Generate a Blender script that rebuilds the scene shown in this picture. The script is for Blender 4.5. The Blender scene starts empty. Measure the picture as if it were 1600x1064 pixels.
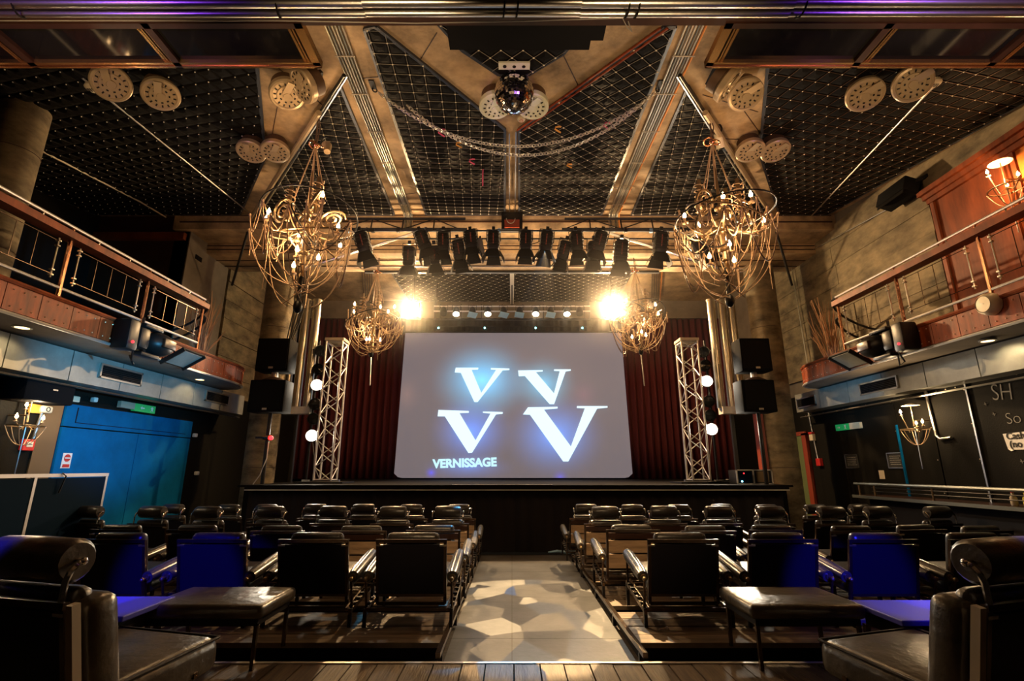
import bpy, bmesh, math, random
from mathutils import Vector, Matrix, Euler
random.seed(7)
SC = bpy.context.scene
COL = SC.collection
PI = math.pi
# ------------------------------------------------------------------ camera, world, light, exposure
cam = bpy.data.objects.new('camera', bpy.data.cameras.new('camera')); COL.objects.link(cam)
cam.location = (0, 0, 1.2); cam.rotation_euler = (PI/2 + math.atan(.2565), 0, 0)
cam.data.sensor_width = 36; cam.data.lens = 778/1600*36; cam.data.clip_start = .05
SC.camera = cam
SC.view_settings.view_transform = 'Standard'; SC.view_settings.look = 'None'
SC.view_settings.exposure = 0.0; SC.view_settings.gamma = 1; SC.view_settings.use_curve_mapping = False
w = bpy.data.worlds.new('dark_room_air'); SC.world = w; w.use_nodes = True
w.node_tree.nodes['Background'].inputs[0].default_value = (1.0, .72, .45, 1)
w.node_tree.nodes['Background'].inputs[1].default_value = .005

def lamp(name, kind, loc, watts, color=(1, .75, .45), aim=None, size=.1, angle=None, blend=.5, size_y=None):
    d = bpy.data.lights.new(name, kind); d.energy = watts; d.color = color
    if kind == 'AREA':
        d.size = size
        if size_y: d.shape = 'RECTANGLE'; d.size_y = size_y
    else: d.shadow_soft_size = size
    if kind == 'SPOT': d.spot_size = math.radians(angle); d.spot_blend = blend
    o = bpy.data.objects.new(name, d); COL.objects.link(o); o.location = loc
    if aim is not None:
        o.rotation_euler = (Vector(aim) - Vector(loc)).to_track_quat('-Z', 'Y').to_euler()
    return o
WARM = (1, .62, .30); WHITE = (1, .86, .66); BLUE = (.02, .02, 1.0); CYAN = (.10, .55, 1.0)
# unseen fill spots added to brighten the hall ceiling
for x in (-2.6, -.9, .9, 2.6): lamp('added_ceiling_fill', 'SPOT', (x, 1.0, 2.2), 210, (1, .66, .34), (x*1.1, 4.6, 4.9), .08, 46, .8)
for x in (-3.0, 3.0): lamp('purple_pipe_light', 'SPOT', (x, 1.3, 3.1), 40, (.28, .06, 1), (x*.9, 2.45, 3.92), .05, 80, .8)
# blinders over the stage
lamp('blinder_left_light', 'SPOT', (-2.14, 10.0, 4.48), 700, WARM, (-1.0, 3, .2), .06, 150, .6)
lamp('blinder_right_light', 'SPOT', (2.15, 10.0, 4.48), 1100, WARM, (1.0, 3, .2), .06, 150, .6)
lamp('blinder_left_spill', 'POINT', (-2.14, 9.95, 4.48), 30, WARM, None, .10)
lamp('blinder_right_spill', 'POINT', (2.15, 9.95, 4.48), 50, WARM, None, .10)
for x in (-1, 1): lamp('front_of_house_spot', 'SPOT', (x*.4, .2, 3.7), 420, (1, .66, .34), (x*1.0+.1, 5.3, .45), .04, 21, .8)
lamp('added_crossbeam_fill', 'AREA', (0, 7.32, 4.55), 60, (1, .68, .38), (0, 7.55, 5.6), 5.4, size_y=.06)  # unseen strip added behind the lanterns to brighten the crossbeam face
lamp('added_stage_ceiling_fill', 'AREA', (0, 9.1, 4.6), 60, (1, .72, .44), (0, 9.2, 5.6), 7.0, size_y=.1)  # second added strip, lifts the stage ceiling without a fitting of its own
lamp('ball_spot_violet', 'SPOT', (.9, 1.2, 2.4), 260, (.30, .06, 1), (.02, 3.92, 4.58), .12, 6, .3)
lamp('ball_spot_warm', 'SPOT', (-.8, 5.8, 3.2), 40, (1, .75, .5), (.02, 3.92, 4.58), .03, 12, .3)
# side tower lamps
for sx, zz, e in ((-1, 2.64, 90), (-1, 1.75, 90), (1, 2.71, 130), (1, 1.86, 160)):
    lamp('tower_light', 'SPOT', (sx*3.45, 8.72, zz), e, WHITE, (sx*1.4, 2.0, .6), .08, 120, .7)
# chandeliers
for x, y, z, e in ((-2.08, 4.6, 3.5, 48), (2.12, 4.6, 3.55, 48), (-2.38, 8.2, 3.6, 30), (2.18, 8.2, 3.7, 30)):
    for k in range(3):
        a = k*2.1+.4
        lamp('chandelier_light', 'POINT', (x+.28*math.cos(a), y+.28*math.sin(a), z+(.25, 0, -.2)[k]), e/3, (1, .60, .28), None, .05)
# stage cans pointing down
for x in (-.98, -.36, .52, 1.05):
    lamp('stage_can_light', 'SPOT', (x, 10.45, 4.4), 60, WHITE, (x*.9, 9.2, 1), .04, 60, .4)
# coloured beams: blue on the side seats, cyan on the ducts and the blue board
lamp('blue_beam_left', 'SPOT', (-1.95, .4, 1.75), 1400, BLUE, (-2.45, 3.95, .36), .04, 16, .5)
lamp('blue_beam_right', 'SPOT', (2.0, .4, 1.75), 1500, BLUE, (2.5, 3.95, .36), .04, 16, .5)
lamp('cyan_beam_left', 'SPOT', (-1.0, 4.3, 1.75), 650, CYAN, (-4.8, 6.15, 2.26), .05, 42, .7)
lamp('blue_board_beam', 'SPOT', (-1.4, 3.4, 2.9), 260, (.01, .34, 1), (-5.15, 6.35, 1.45), .05, 20, 1.0)
lamp('cyan_beam_right', 'SPOT', (1.0, 4.6, 1.75), 420, CYAN, (5.0, 7.4, 2.32), .05, 18, .8)
# gobo projector from the lighting bar on to the aisle
g = lamp('gobo_light', 'SPOT', (.5, 7.0, 4.4), 5200, (1, .80, .55), (.15, 4.7, 0), .006, 31, .15)
g.data.use_nodes = True
nt = g.data.node_tree; em = nt.nodes['Emission']
tc = nt.nodes.new('ShaderNodeTexCoord'); mp = nt.nodes.new('ShaderNodeMapping'); mp.inputs['Scale'].default_value = (9, 7, 5)
vo = nt.nodes.new('ShaderNodeTexVoronoi'); vo.inputs['Scale'].default_value = 1.9; vo.inputs['Randomness'].default_value = 1
sp = nt.nodes.new('ShaderNodeSeparateColor'); cr = nt.nodes.new('ShaderNodeValToRGB'); cr.color_ramp.interpolation = 'CONSTANT'
nt.links.new(tc.outputs['Normal'], mp.inputs[0]); nt.links.new(mp.outputs[0], vo.inputs['Vector'])
nt.links.new(vo.outputs['Color'], sp.inputs[0]); nt.links.new(sp.outputs[0], cr.inputs[0]); nt.links.new(cr.outputs[0], em.inputs[0])
e0 = cr.color_ramp.elements; e0[0].color = (.03, .03, .03, 1); e0[1].position = .30; e0[1].color = (.34, .28, .20, 1)
for p_, c_ in ((.55, (.10, .13, .17, 1)), (.72, (.02, .16, .48, 1)), (.84, (1, .85, .62, 1))):
    q = e0.new(p_); q.color = c_
lamp('red_blind', 'POINT', (-3.79, 7.85, 1.66), .6, (1, .1, .05), None, .02)
lamp('right_sconce_light', 'POINT', (5.05, 6.42, 1.88), 26, (1, .70, .38), None, .03)
lamp('left_sconce_light', 'POINT', (-4.92, 5.18, 1.84), 20, (1, .75, .45), None, .03)
lamp('balcony_sconce_light', 'POINT', (5.02, 4.62, 4.15), 34, (1, .58, .24), None, .03)
for x, y in ((-4.55, 4.55), (-4.55, 7.3), (4.9, 4.95)):
    lamp('soffit_downlight', 'SPOT', (x, y, 2.43), 6, (1, .75, .4), (x*1.06, y, 1.9), .03, 120, .5)

# ------------------------------------------------------------------ materials
def mat(name, col, rough=.6, metal=0, noise=0, nscale=4, bump=0, bscale=30, emit=None, estr=0, spec=None, stretch=None, dark=None, alpha=None):
    m = bpy.data.materials.new(name); m.use_nodes = True; nt = m.node_tree; b = nt.nodes['Principled BSDF']
    b.inputs['Base Color'].default_value = (*col, 1); b.inputs['Roughness'].default_value = rough; b.inputs['Metallic'].default_value = metal
    if spec is not None: b.inputs['Specular IOR Level'].default_value = spec
    if emit: b.inputs['Emission Color'].default_value = (*emit, 1); b.inputs['Emission Strength'].default_value = estr
    if noise or bump:
        tc = nt.nodes.new('ShaderNodeTexCoord'); mp = nt.nodes.new('ShaderNodeMapping')
        mp.inputs['Scale'].default_value = stretch or (1, 1, 1); nt.links.new(tc.outputs['Object'], mp.inputs[0])
    if noise:
        n = nt.nodes.new('ShaderNodeTexNoise'); n.inputs['Scale'].default_value = nscale; n.inputs['Detail'].default_value = 6; n.inputs['Roughness'].default_value = .65
        r = nt.nodes.new('ShaderNodeValToRGB'); r.color_ramp.elements[0].position = .32; r.color_ramp.elements[1].position = .68
        d = dark or tuple(c*(1-noise) for c in col)
        r.color_ramp.elements[0].color = (*d, 1); r.color_ramp.elements[1].color = (*[min(1, c*(1+noise*.6)) for c in col], 1)
        nt.links.new(mp.outputs[0], n.inputs['Vector']); nt.links.new(n.outputs['Fac'], r.inputs[0]); nt.links.new(r.outputs[0], b.inputs['Base Color'])
    if bump:
        n = nt.nodes.new('ShaderNodeTexNoise'); n.inputs['Scale'].default_value = bscale; n.inputs['Detail'].default_value = 4
        k = nt.nodes.new('ShaderNodeBump'); k.inputs['Strength'].default_value = bump; k.inputs['Distance'].default_value = .01
        nt.links.new(mp.outputs[0], n.inputs['Vector']); nt.links.new(n.outputs['Fac'], k.inputs['Height']); nt.links.new(k.outputs[0], b.inputs['Normal'])
    return m
def glow(name, col, s):
    return mat(name, (0, 0, 0), .5, emit=col, estr=s)
M = dict(
    concrete=mat('board_marked_concrete', (.44, .30, .165), .85, noise=.62, nscale=2.4, bump=.35, bscale=14),
    concrete_old=mat('stained_concrete', (.205, .16, .095), .85, noise=.75, nscale=1.9, bump=.5, bscale=12, stretch=(1, 1, 2.2)),
    plaster=mat('brown_plaster', (.17, .14, .11), .9, noise=.3, nscale=2),
    quilt=mat('black_quilted_cloth', (.005, .0042, .0038), .75, spec=.12),
    seam=mat('blue_black_tape', (.03, .035, .05), .4),
    stud=mat('pearl_stud', (.95, .88, .74), .3),
    cord=mat('pale_cord', (.26, .235, .20), .8, spec=.2),
    steel=mat('brushed_steel', (.62, .60, .56), .30, 1, bump=.05, bscale=60),
    alu=mat('aluminium_tube', (.78, .74, .70), .38, .85),
    conduit=mat('galvanised_conduit', (.62, .58, .48), .28, 1),
    conduit_o=mat('orange_conduit', (.80, .30, .06), .35, .3),
    conduit_d=mat('grey_green_conduit', (.13, .14, .13), .4, .5),
    chrome=mat('chrome', (.85, .82, .78), .12, 1),
    dark=mat('black_painted_metal', (.010, .009, .009), .40, 0, spec=.3),
    darkwood=mat('dark_varnished_wood', (.045, .018, .010), .35, noise=.4, nscale=3),
    black=mat('flat_black', (.006, .005, .005), .8, spec=.1),
    frame=mat('dark_bronze_tube', (.10, .068, .046), .26, .9),
    leather=mat('black_leather', (.020, .016, .013), .34, bump=.35, bscale=26),
    arm=mat('glossy_dark_leather', (.045, .040, .036), .24, bump=.12, bscale=14, spec=.9),
    leather_w=mat('worn_leather', (.060, .047, .032), .30, noise=.6, nscale=7, bump=.5, bscale=18, spec=.8),
    panelb=mat('black_panel', (.010, .009, .012), .5, spec=.15),
    board=mat('worn_board', (.42, .27, .15), .7, noise=.45, nscale=2.5, bump=.3, bscale=10, stretch=(1, 8, 8)),
    deck=mat('weathered_plank', (.14, .10, .062), .6, noise=.6, nscale=3, bump=.5, bscale=9, stretch=(9, .8, 1)),
    deckx=mat('weathered_cross_plank', (.17, .12, .075), .6, noise=.6, nscale=3, bump=.5, bscale=9, stretch=(.8, 9, 1)),
    sheet=mat('scuffed_floor_sheet', (.125, .125, .125), .42, noise=.35, nscale=3, bump=.2, bscale=20),
    floor=mat('dark_timber_floor', (.05, .035, .022), .55, noise=.5, nscale=2, bump=.3, bscale=8, stretch=(1, 8, 1)),
    copper=mat('copper_sheet', (.25, .045, .010), .5, 0, spec=.2, noise=.6, nscale=5, bump=.15, bscale=10, stretch=(1, 3, .5)),
    rivet=mat('pale_rivet', (.8, .65, .5), .3, .6),
    rail=mat('copper_pipe', (.60, .30, .18), .25, 1),
    mahog=mat('red_mahogany', (.19, .042, .012), .55, spec=.2, noise=.5, nscale=2.2, stretch=(1, 3, .6)),
    mahog2=mat('orange_burr_veneer', (.50, .15, .028), .6, spec=.15, noise=.5, nscale=4),
    duct=mat('galvanised_duct', (.30, .30, .27), .38, .3, noise=.2, nscale=5),
    boardb=mat('black_board', (.010, .009, .007), .7, spec=.06, bump=.2, bscale=60),
    blueb=mat('blue_painted_board', (.001, .10, .26), .8, spec=.06, noise=.2, nscale=3),
    white=mat('white_plastic', (.75, .72, .66), .4), cream=mat('cream_enamel', (.72, .62, .44), .35),
    roundel=mat('aged_cream_enamel', (.50, .38, .24), .3, .4), roundel_w=mat('pale_enamel_disc', (.66, .66, .52), .4),
    red=mat('signal_red', (.55, .02, .015), .4), green=mat('exit_green', (.01, .30, .08), .4, emit=(.01, .35, .1), estr=.35),
    orange=mat('amber_plastic', (.8, .33, .05), .4), olive=mat('olive_paint', (.16, .20, .07), .6), navy=mat('dark_blue_paint', (.001, .008, .02), .8, spec=.05),
    redpost=mat('red_brown_paint', (.30, .05, .02), .5),
    brass=mat('aged_brass', (.24, .165, .09), .35, .8), cordg=mat('gilt_cord', (.42, .28, .16), .55, .1), brown=mat('brown_wire', (.10, .055, .03), .5, .3),
    velvet=mat('dark_red_velvet', (.075, .006, .010), .9, bump=.2, bscale=40), valance=mat('black_velvet', (.012, .009, .010), .95),
    case=mat('speaker_cloth', (.005, .005, .006), .85, spec=.08), glass=mat('dark_mirror_glass', (.03, .028, .025), .06, .6, noise=.3, nscale=2),
    gold=mat('gilt_frame', (.62, .36, .13), .25, .9), pink=mat('pink_paper', (.8, .12, .25), .7), yellow=mat('amber_paper', (.8, .4, .08), .7), gelb=mat('pale_blue_gel', (.35, .62, .85), .4),
    ink=mat('black_ink', (.02, .02, .02), .8), chalk=mat('chalk', (.33, .32, .30), .9), twig=mat('dry_twig', (.34, .17, .08), .8),
    blue_lit_top=mat('top_with_blue_light', (.05, .05, .30), .45, spec=.2), mirror=mat('mirror_facet', (.85, .82, .80), .07, 1),  # low table top: blue of the light falling on it is put into the colour
    bulb=glow('warm_bulb', (1, .60, .26), 45), lens=glow('white_hot_lens', (1, .84, .60), 45), blind=glow('blinder_lamp', (1, .72, .34), 260),
    led=glow('red_indicator', (1, .03, .04), 3), ledc=glow('cyan_indicator', (.25, .9, 1), 9), down=glow('amber_downlight', (1, .62, .25), 5),
    gelx=mat('lit_gel', (.30, .50, .75), .3), greybox=mat('grey_box', (.40, .33, .24), .5), slot=glow('red_slot', (.35, .05, .02), .35),
    bgreen=mat('green_bottle', (.02, .45, .08), .2), bred=mat('red_bottle', (.5, .02, .04), .2), byel=mat('yellow_bottle', (.55, .5, .1), .2))

# ------------------------------------------------------------------ mesh helpers
ORG = {}
class MB:
    def __init__(s): s.v = []; s.f = []
    def add(s, vs, fs):
        n = len(s.v); s.v += [tuple(v) for v in vs]; s.f += [tuple(i+n for i in f) for f in fs]; return s
    def box(s, c, d, rot=None):
        hx, hy, hz = d[0]/2, d[1]/2, d[2]/2
        vs = [Vector((x, y, z)) for x in (-hx, hx) for y in (-hy, hy) for z in (-hz, hz)]
        if rot: R = Euler(rot).to_matrix(); vs = [R @ v for v in vs]
        return s.add([v+Vector(c) for v in vs], [(0, 1, 3, 2), (4, 6, 7, 5), (0, 4, 5, 1), (2, 3, 7, 6), (0, 2, 6, 4), (1, 5, 7, 3)])
    def b2(s, a, b):
        return s.box([(a[i]+b[i])/2 for i in range(3)], [abs(b[i]-a[i]) for i in range(3)])
    def bar(s, p, q, w, h=None, up=(0, 0, 1)):
        p, q = Vector(p), Vector(q); h = h or w; t = (q-p).normalized(); u = t.cross(Vector(up))
        if u.length < 1e-4: u = t.cross(Vector((0, 1, 0)))
        u.normalize(); v = u.cross(t)
        vs = [a+u*i*w/2+v*j*h/2 for a in (p, q) for i, j in ((-1, -1), (1, -1), (1, 1), (-1, 1))]
        return s.add(vs, [(3, 2, 1, 0), (4, 5, 6, 7), (0, 1, 5, 4), (1, 2, 6, 5), (2, 3, 7, 6), (3, 0, 4, 7)])
    def tube(s, pts, r, n=8, closed=False):
        P = [Vector(p) for p in pts]; m = len(P); rr = r if isinstance(r, (list, tuple)) else [r]*m
        vs = []; prev = None
        for i in range(m):
            t = (P[(i+1) % m]-P[i-1]) if closed else (P[min(i+1, m-1)]-P[max(i-1, 0)])
            if t.length < 1e-9: t = Vector((0, 0, 1))
            t.normalize()
            if prev is None:
                u = t.cross(Vector((0, 0, 1)))
                if u.length < .05: u = t.cross(Vector((0, 1, 0)))
            else: u = prev - t*prev.dot(t)
            u.normalize(); prev = u; w2 = t.cross(u)
            for k in range(n):
                a = 2*PI*k/n; vs.append(P[i]+(u*math.cos(a)+w2*math.sin(a))*rr[i])
        fs = []
        for i in range(m if closed else m-1):
            j = (i+1) % m
            for k in range(n): fs.append((i*n+k, i*n+(k+1) % n, j*n+(k+1) % n, j*n+k))
        if not closed: fs += [tuple(range(n-1, -1, -1)), tuple(range((m-1)*n, m*n))]
        return s.add(vs, fs)
    def lathe(s, prof, c=(0, 0, 0), n=20, mx=None):
        vs = []; fs = []; m = len(prof)
        for r, z in prof:
            for k in range(n):
                a = 2*PI*k/n; v = Vector((max(r, 1e-4)*math.cos(a), max(r, 1e-4)*math.sin(a), z))
                if mx: v = mx @ v
                vs.append(v+Vector(c))
        for i in range(m-1):
            for k in range(n): fs.append((i*n+k, i*n+(k+1) % n, (i+1)*n+(k+1) % n, (i+1)*n+k))
        fs += [tuple(range(n-1, -1, -1)), tuple(range((m-1)*n, m*n))]
        return s.add(vs, fs)
    def ball(s, c, r, n=10, sc=(1, 1, 1)):
        m = max(4, n//2+1); prof = [(r*math.sin(PI*i/m), -r*math.cos(PI*i/m)) for i in range(m+1)]
        return s.lathe(prof, c, n, Matrix.Diagonal(sc))
    def ring(s, c, R, r, n=24, k=6, mx=None):
        pts = [Vector((R*math.cos(2*PI*i/n), R*math.sin(2*PI*i/n), 0)) for i in range(n)]
        if mx: pts = [mx @ p for p in pts]
        return s.tube([p+Vector(c) for p in pts], r, k, True)
    def rbox(s, c, d, r, seg=3, rot=None):
        bm = bmesh.new(); bmesh.ops.create_cube(bm, size=1, matrix=Matrix.Diagonal((*d, 1)))
        bmesh.ops.bevel(bm, geom=bm.edges[:], offset=r, segments=seg, profile=.5, affect='EDGES')
        R = Euler(rot).to_matrix() if rot else Matrix.Identity(3)
        bm.verts.ensure_lookup_table()
        s.add([R @ v.co + Vector(c) for v in bm.verts], [[v.index for v in f.verts] for f in bm.faces]); bm.free(); return s
    def prism(s, poly, fn, t):
        # poly in 2D, fn maps (a, b, depth) to 3D
        n = len(poly); vs = [fn(a, b, 0) for a, b in poly]+[fn(a, b, t) for a, b in poly]
        fs = [tuple(range(n)), tuple(range(2*n-1, n-1, -1))]+[(i, (i+1) % n, n+(i+1) % n, n+i) for i in range(n)]
        return s.add(vs, fs)
    def build(s, name, m, parent=None, smooth=False, mesh=None):
        me = bpy.data.meshes.new(name)
        off = ORG.get(parent.name, Vector((0, 0, 0))) if parent else Vector((0, 0, 0))
        me.from_pydata([tuple(Vector(v)-off) for v in s.v], [], s.f); me.materials.append(M[m] if isinstance(m, str) else m)
        bm = bmesh.new(); bm.from_mesh(me); bmesh.ops.recalc_face_normals(bm, faces=bm.faces[:]); bm.to_mesh(me); bm.free()
        if smooth:
            for p in me.polygons: p.use_smooth = len(p.vertices) < 6 or smooth == 2
            try: me.set_sharp_from_angle(angle=math.radians(40))
            except Exception: pass
        o = bpy.data.objects.new(name, me); COL.objects.link(o)
        if parent: o.parent = parent; ORG[o.name] = off.copy()
        return o
def tag(o, label, cat, group=None, kind=None):
    o['label'] = label; o['category'] = cat
    if group: o['group'] = group
    if kind: o['kind'] = kind
    return o
def struct(o): o['kind'] = 'structure'; return o
def thing(name, label, cat, loc=(0, 0, 0), group=None, rot=None, world=True):
    o = bpy.data.objects.new(name, None); COL.objects.link(o); o.location = loc; o.empty_display_size = .1
    if rot: o.rotation_euler = rot
    if world and not rot: ORG[o.name] = Vector(loc)
    return tag(o, label, cat, group)
KIDS = {}
def copy_tree(o, parent=None):
    c = o.copy(); COL.objects.link(c)
    if parent: c.parent = parent
    for ch in list(o.children): copy_tree(ch, c)
    return c
def text(name, s, size, m, parent, loc, rot, ext=.002, bold=0, sx=1):
    cu = bpy.data.curves.new(name, 'FONT'); cu.body = s; cu.size = size; cu.extrude = ext; cu.offset = bold; cu.align_x = 'LEFT'
    to = bpy.data.objects.new(name, cu); COL.objects.link(to)
    me = bpy.data.meshes.new_from_object(to.evaluated_get(bpy.context.evaluated_depsgraph_get())); bpy.data.objects.remove(to)
    me.materials.clear(); me.materials.append(M[m] if isinstance(m, str) else m)
    Mx = Matrix.Translation(loc) @ Euler(rot).to_matrix().to_4x4() @ Matrix.Diagonal((sx, 1, 1, 1))
    me.transform(Mx)
    if parent and parent.name in ORG: me.transform(Matrix.Translation(-ORG[parent.name]))
    o = bpy.data.objects.new(name, me); COL.objects.link(o); o.parent = parent
    return o
def cz(y): return 4.2+.145*y          # the main ceiling rises towards the stage
def czz(x, y): return cz(y)
def clip(poly, a, b, c):              # keep a*x+b*y<=c
    out = []
    for i in range(len(poly)):
        p, q = poly[i-1], poly[i]; dp = a*p[0]+b*p[1]-c; dq = a*q[0]+b*q[1]-c
        if (dp < 0) != (dq < 0):
            t = dp/(dp-dq); out.append((p[0]+(q[0]-p[0])*t, p[1]+(q[1]-p[1])*t))
        if dq <= 0: out.append(q)
    return out
def area(p): return abs(sum(p[i-1][0]*p[i][1]-p[i][0]*p[i-1][1] for i in range(len(p))))/2
def inside(pt, poly):
    r = False; x, y = pt
    for i in range(len(poly)):
        (x1, y1), (x2, y2) = poly[i-1], poly[i]
        if (y1 > y) != (y2 > y) and x < (x2-x1)*(y-y1)/(y2-y1)+x1: r = not r
    return r
def quilt(parent_label, poly, ang, s, zf, cords=True, s2=None, group=None, studr=.010, cordm='cord'):
    s2 = s2 or s; ca, sa = math.cos(ang), math.sin(ang); cx = sum(p[0] for p in poly)/len(poly); cy = sum(p[1] for p in poly)/len(poly)
    t = thing('quilted_ceiling_panel', parent_label, 'ceiling panel', (cx, cy, zf(cx, cy)), group)
    loc = [((x)*ca+(y)*sa, -(x)*sa+(y)*ca) for x, y in poly]
    back = lambda u, v: (u*ca-v*sa, u*sa+v*ca)
    P = lambda u, v, d: (*back(u, v), zf(*back(u, v))-d)
    us = [p[0] for p in loc]; vs = [p[1] for p in loc]
    pad = MB(); st = MB(); co = MB()
    i0, i1 = math.floor(min(us)/s), math.ceil(max(us)/s); j0, j1 = math.floor(min(vs)/s2), math.ceil(max(vs)/s2)
    for i in range(i0, i1):
        col = clip(clip(loc, 1, 0, (i+1)*s), -1, 0, -i*s)
        if len(col) < 3: continue
        for j in range(j0, j1):
            c = clip(clip(col, 0, 1, (j+1)*s2), 0, -1, -j*s2)
            if len(c) < 3 or area(c) < .0004: continue
            n = len(c); mx = sum(p[0] for p in c)/n; my = sum(p[1] for p in c)/n
            a = [P(u, v, .004) for u, v in c]; b = [P(mx+(u-mx)*.80, my+(v-my)*.80, .024) for u, v in c]; d = [P(mx+(u-mx)*.3, my+(v-my)*.3, .034) for u, v in c]
            pad.add(a+b+d, [(k, (k+1) % n, n+(k+1) % n, n+k) for k in range(n)]+[(n+k, n+(k+1) % n, 2*n+(k+1) % n, 2*n+k) for k in range(n)]+[tuple(range(2*n, 3*n))])
    for i in range(i0, i1+1):
        for j in range(j0, j1+1):
            if inside((i*s, j*s2), loc):
                x, y, z = P(i*s, j*s2, .030); r = studr
                st.add([(x-r, y, z), (x, y-r, z), (x+r, y, z), (x, y+r, z), (x, y, z-r), (x, y, z+r)], [(0, 1, 4), (1, 2, 4), (2, 3, 4), (3, 0, 4), (1, 0, 5), (2, 1, 5), (3, 2, 5), (0, 3, 5)])
    if cords:
        for ax in (0, 1):
            ss = (s, s2)[ax]; k0, k1 = ((i0, i1), (j0, j1))[ax]
            for k in range(k0, k1+1):
                c = k*ss+1e-5; hits = []
                for q in range(len(loc)):
                    p1, p2 = loc[q-1], loc[q]; d1, d2 = p1[ax]-c, p2[ax]-c
                    if (d1 < 0) != (d2 < 0): hits.append(p1[1-ax]+(p2[1-ax]-p1[1-ax])*d1/(d1-d2))
                hits.sort()
                for h0, h1 in zip(hits[::2], hits[1::2]):
                    if ax == 0: co.bar(P(c, h0, .028), P(c, h1, .028), .0036)
                    else: co.bar(P(h0, c, .028), P(h1, c, .028), .0036)
    o = pad.build('quilted_pad', 'quilt', t); o['kind'] = 'stuff'
    if st.v: o = st.build('studs', 'stud', t); o['kind'] = 'stuff'; o['label'] = 'pale studs at the quilting crossings'
    if co.v: o = co.build('stitching_cord', cordm, t); o['kind'] = 'stuff'; o['label'] = 'pale cord grid'
    e = MB()
    for q in range(len(poly)):
        a, b = poly[q-1], poly[q]; e.bar((*a, zf(*a)-.014), (*b, zf(*b)-.014), .03, .028)
    e.build('edge_strip', 'seam', t)
    return t
# ------------------------------------------------------------------ room shell
struct(MB().b2((-7.2, -3.2, -.12), (7.0, 7.8, -.02)).build('floor', 'floor'))
struct(MB().b2((-7.2, -3.4, -.1), (7.0, -3.2, 5.6)).build('wall_back', 'black'))
struct(MB().b2((-7.0, 13.0, 0), (7.0, 13.2, 6.4)).build('wall_stage', 'black'))
# main ceiling slab on the rising plane
cs = MB(); P4 = [(-7.0, -3.2), (5.6, -3.2), (5.6, 7.6), (-7.0, 7.6)]
cs.prism(P4, lambda a, b, d: (a, b, cz(b)+d), .25); ceil_o = struct(cs.build('ceiling', 'concrete'))
# shutter-board seams left in the concrete of the ceiling ribs
sm = MB()
for a, b in (((-.95, 3.9), (-.62, 3.35)), ((.75, 4.3), (.42, 3.55)), ((-1.95, 4.4), (-2.2, 3.6)), ((-2.9, 5.2), (-2.2, 4.0)), ((2.2, 4.2), (2.9, 5.0)), ((1.9, 4.2), (2.6, 4.5)), ((-1.3, 5.3), (-1.25, 6.2)), ((1.3, 5.0), (1.36, 6.0)), ((-1.1, 3.9), (-1.45, 3.95)), ((1.15, 3.95), (1.5, 4.0)), ((-1.35, 6.6), (-1.75, 6.7)), ((1.4, 6.4), (1.75, 6.5)), ((-2.3, 4.9), (-2.6, 5.3)), ((2.0, 5.0), (3.0, 5.1))):
    sm.bar((*a, cz(a[1])-.002), (*b, cz(b[1])-.002), .008, .006)
o = sm.build('board_seam', 'darkwood', ceil_o); o['kind'] = 'stuff'
# padded panels between the ribs
quilt('wide dark quilted panel left of the upright central rib', [(-1.2, 3.30), (-1.1, 3.27), (-.08, 4.82), (-.12, 7.46), (-1.42, 7.46)], math.radians(4), .135, czz, s2=.135)
quilt('wide dark diamond-quilted panel right of the upright central rib', [(1.32, 3.27), (1.24, 3.27), (.08, 4.82), (.12, 7.46), (1.48, 7.46)], math.radians(45), .135, czz)
quilt('triangular quilted panel between the left pipe-laden rib and the slanting pole', [(-1.66, 4.05), (-1.95, 7.46), (-4.2, 7.46)], math.radians(12), .135, czz)
quilt('triangular quilted panel between the right pipe-laden rib and the slanting pole', [(1.70, 4.05), (4.25, 7.46), (1.98, 7.46)], math.radians(-12), .135, czz)
quilt('small quilted panel above the mirror ball', [(-.66, 3.1), (-.43, 3.54), (-.12, 3.87), (.15, 3.87), (.45, 3.58), (.66, 3.1)], math.radians(45), .135, czz)
quilt('huge black studded panel over the left balcony', [(-6.9, 1.2), (-1.15, 1.2), (-3.09, 5.47), (-4.5, 7.46), (-6.9, 7.46)], math.radians(-14), .15, czz, cords=False, studr=.008)
quilt('huge black studded panel over the right balcony', [(5.22, 1.2), (1.15, 1.2), (3.07, 5.40), (4.42, 7.46), (5.22, 7.46)], math.radians(14), .15, czz, cords=True, studr=.008, cordm='brown')
# ribs: raised edge strips beside the V
def prod(name, label, cat, pts, r, m, group=None, n=8):
    return tag(MB().tube(pts, r, n).build(name, m, None, True), label, cat, group)
for k, (a, b) in enumerate((((1.20, 3.27), (.06, 4.82)), ((1.26, 3.27), (.12, 4.82)))):
    MB().tube([(*a, cz(a[1])-.03), (*b, cz(b[1])-.03)], .012, 6).build('edge_pipe', 'copper', ceil_o, True)
MB().tube([(.045, 4.86, cz(4.86)-.02), (.05, 7.45, cz(7.45)-.02)], .010, 6).build('edge_pipe', 'steel', ceil_o, True)
MB().tube([(-.03, 4.9, cz(4.9)-.02), (-.04, 7.45, cz(7.45)-.02)], .008, 6).build('edge_pipe', 'steel', ceil_o, True)
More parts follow.
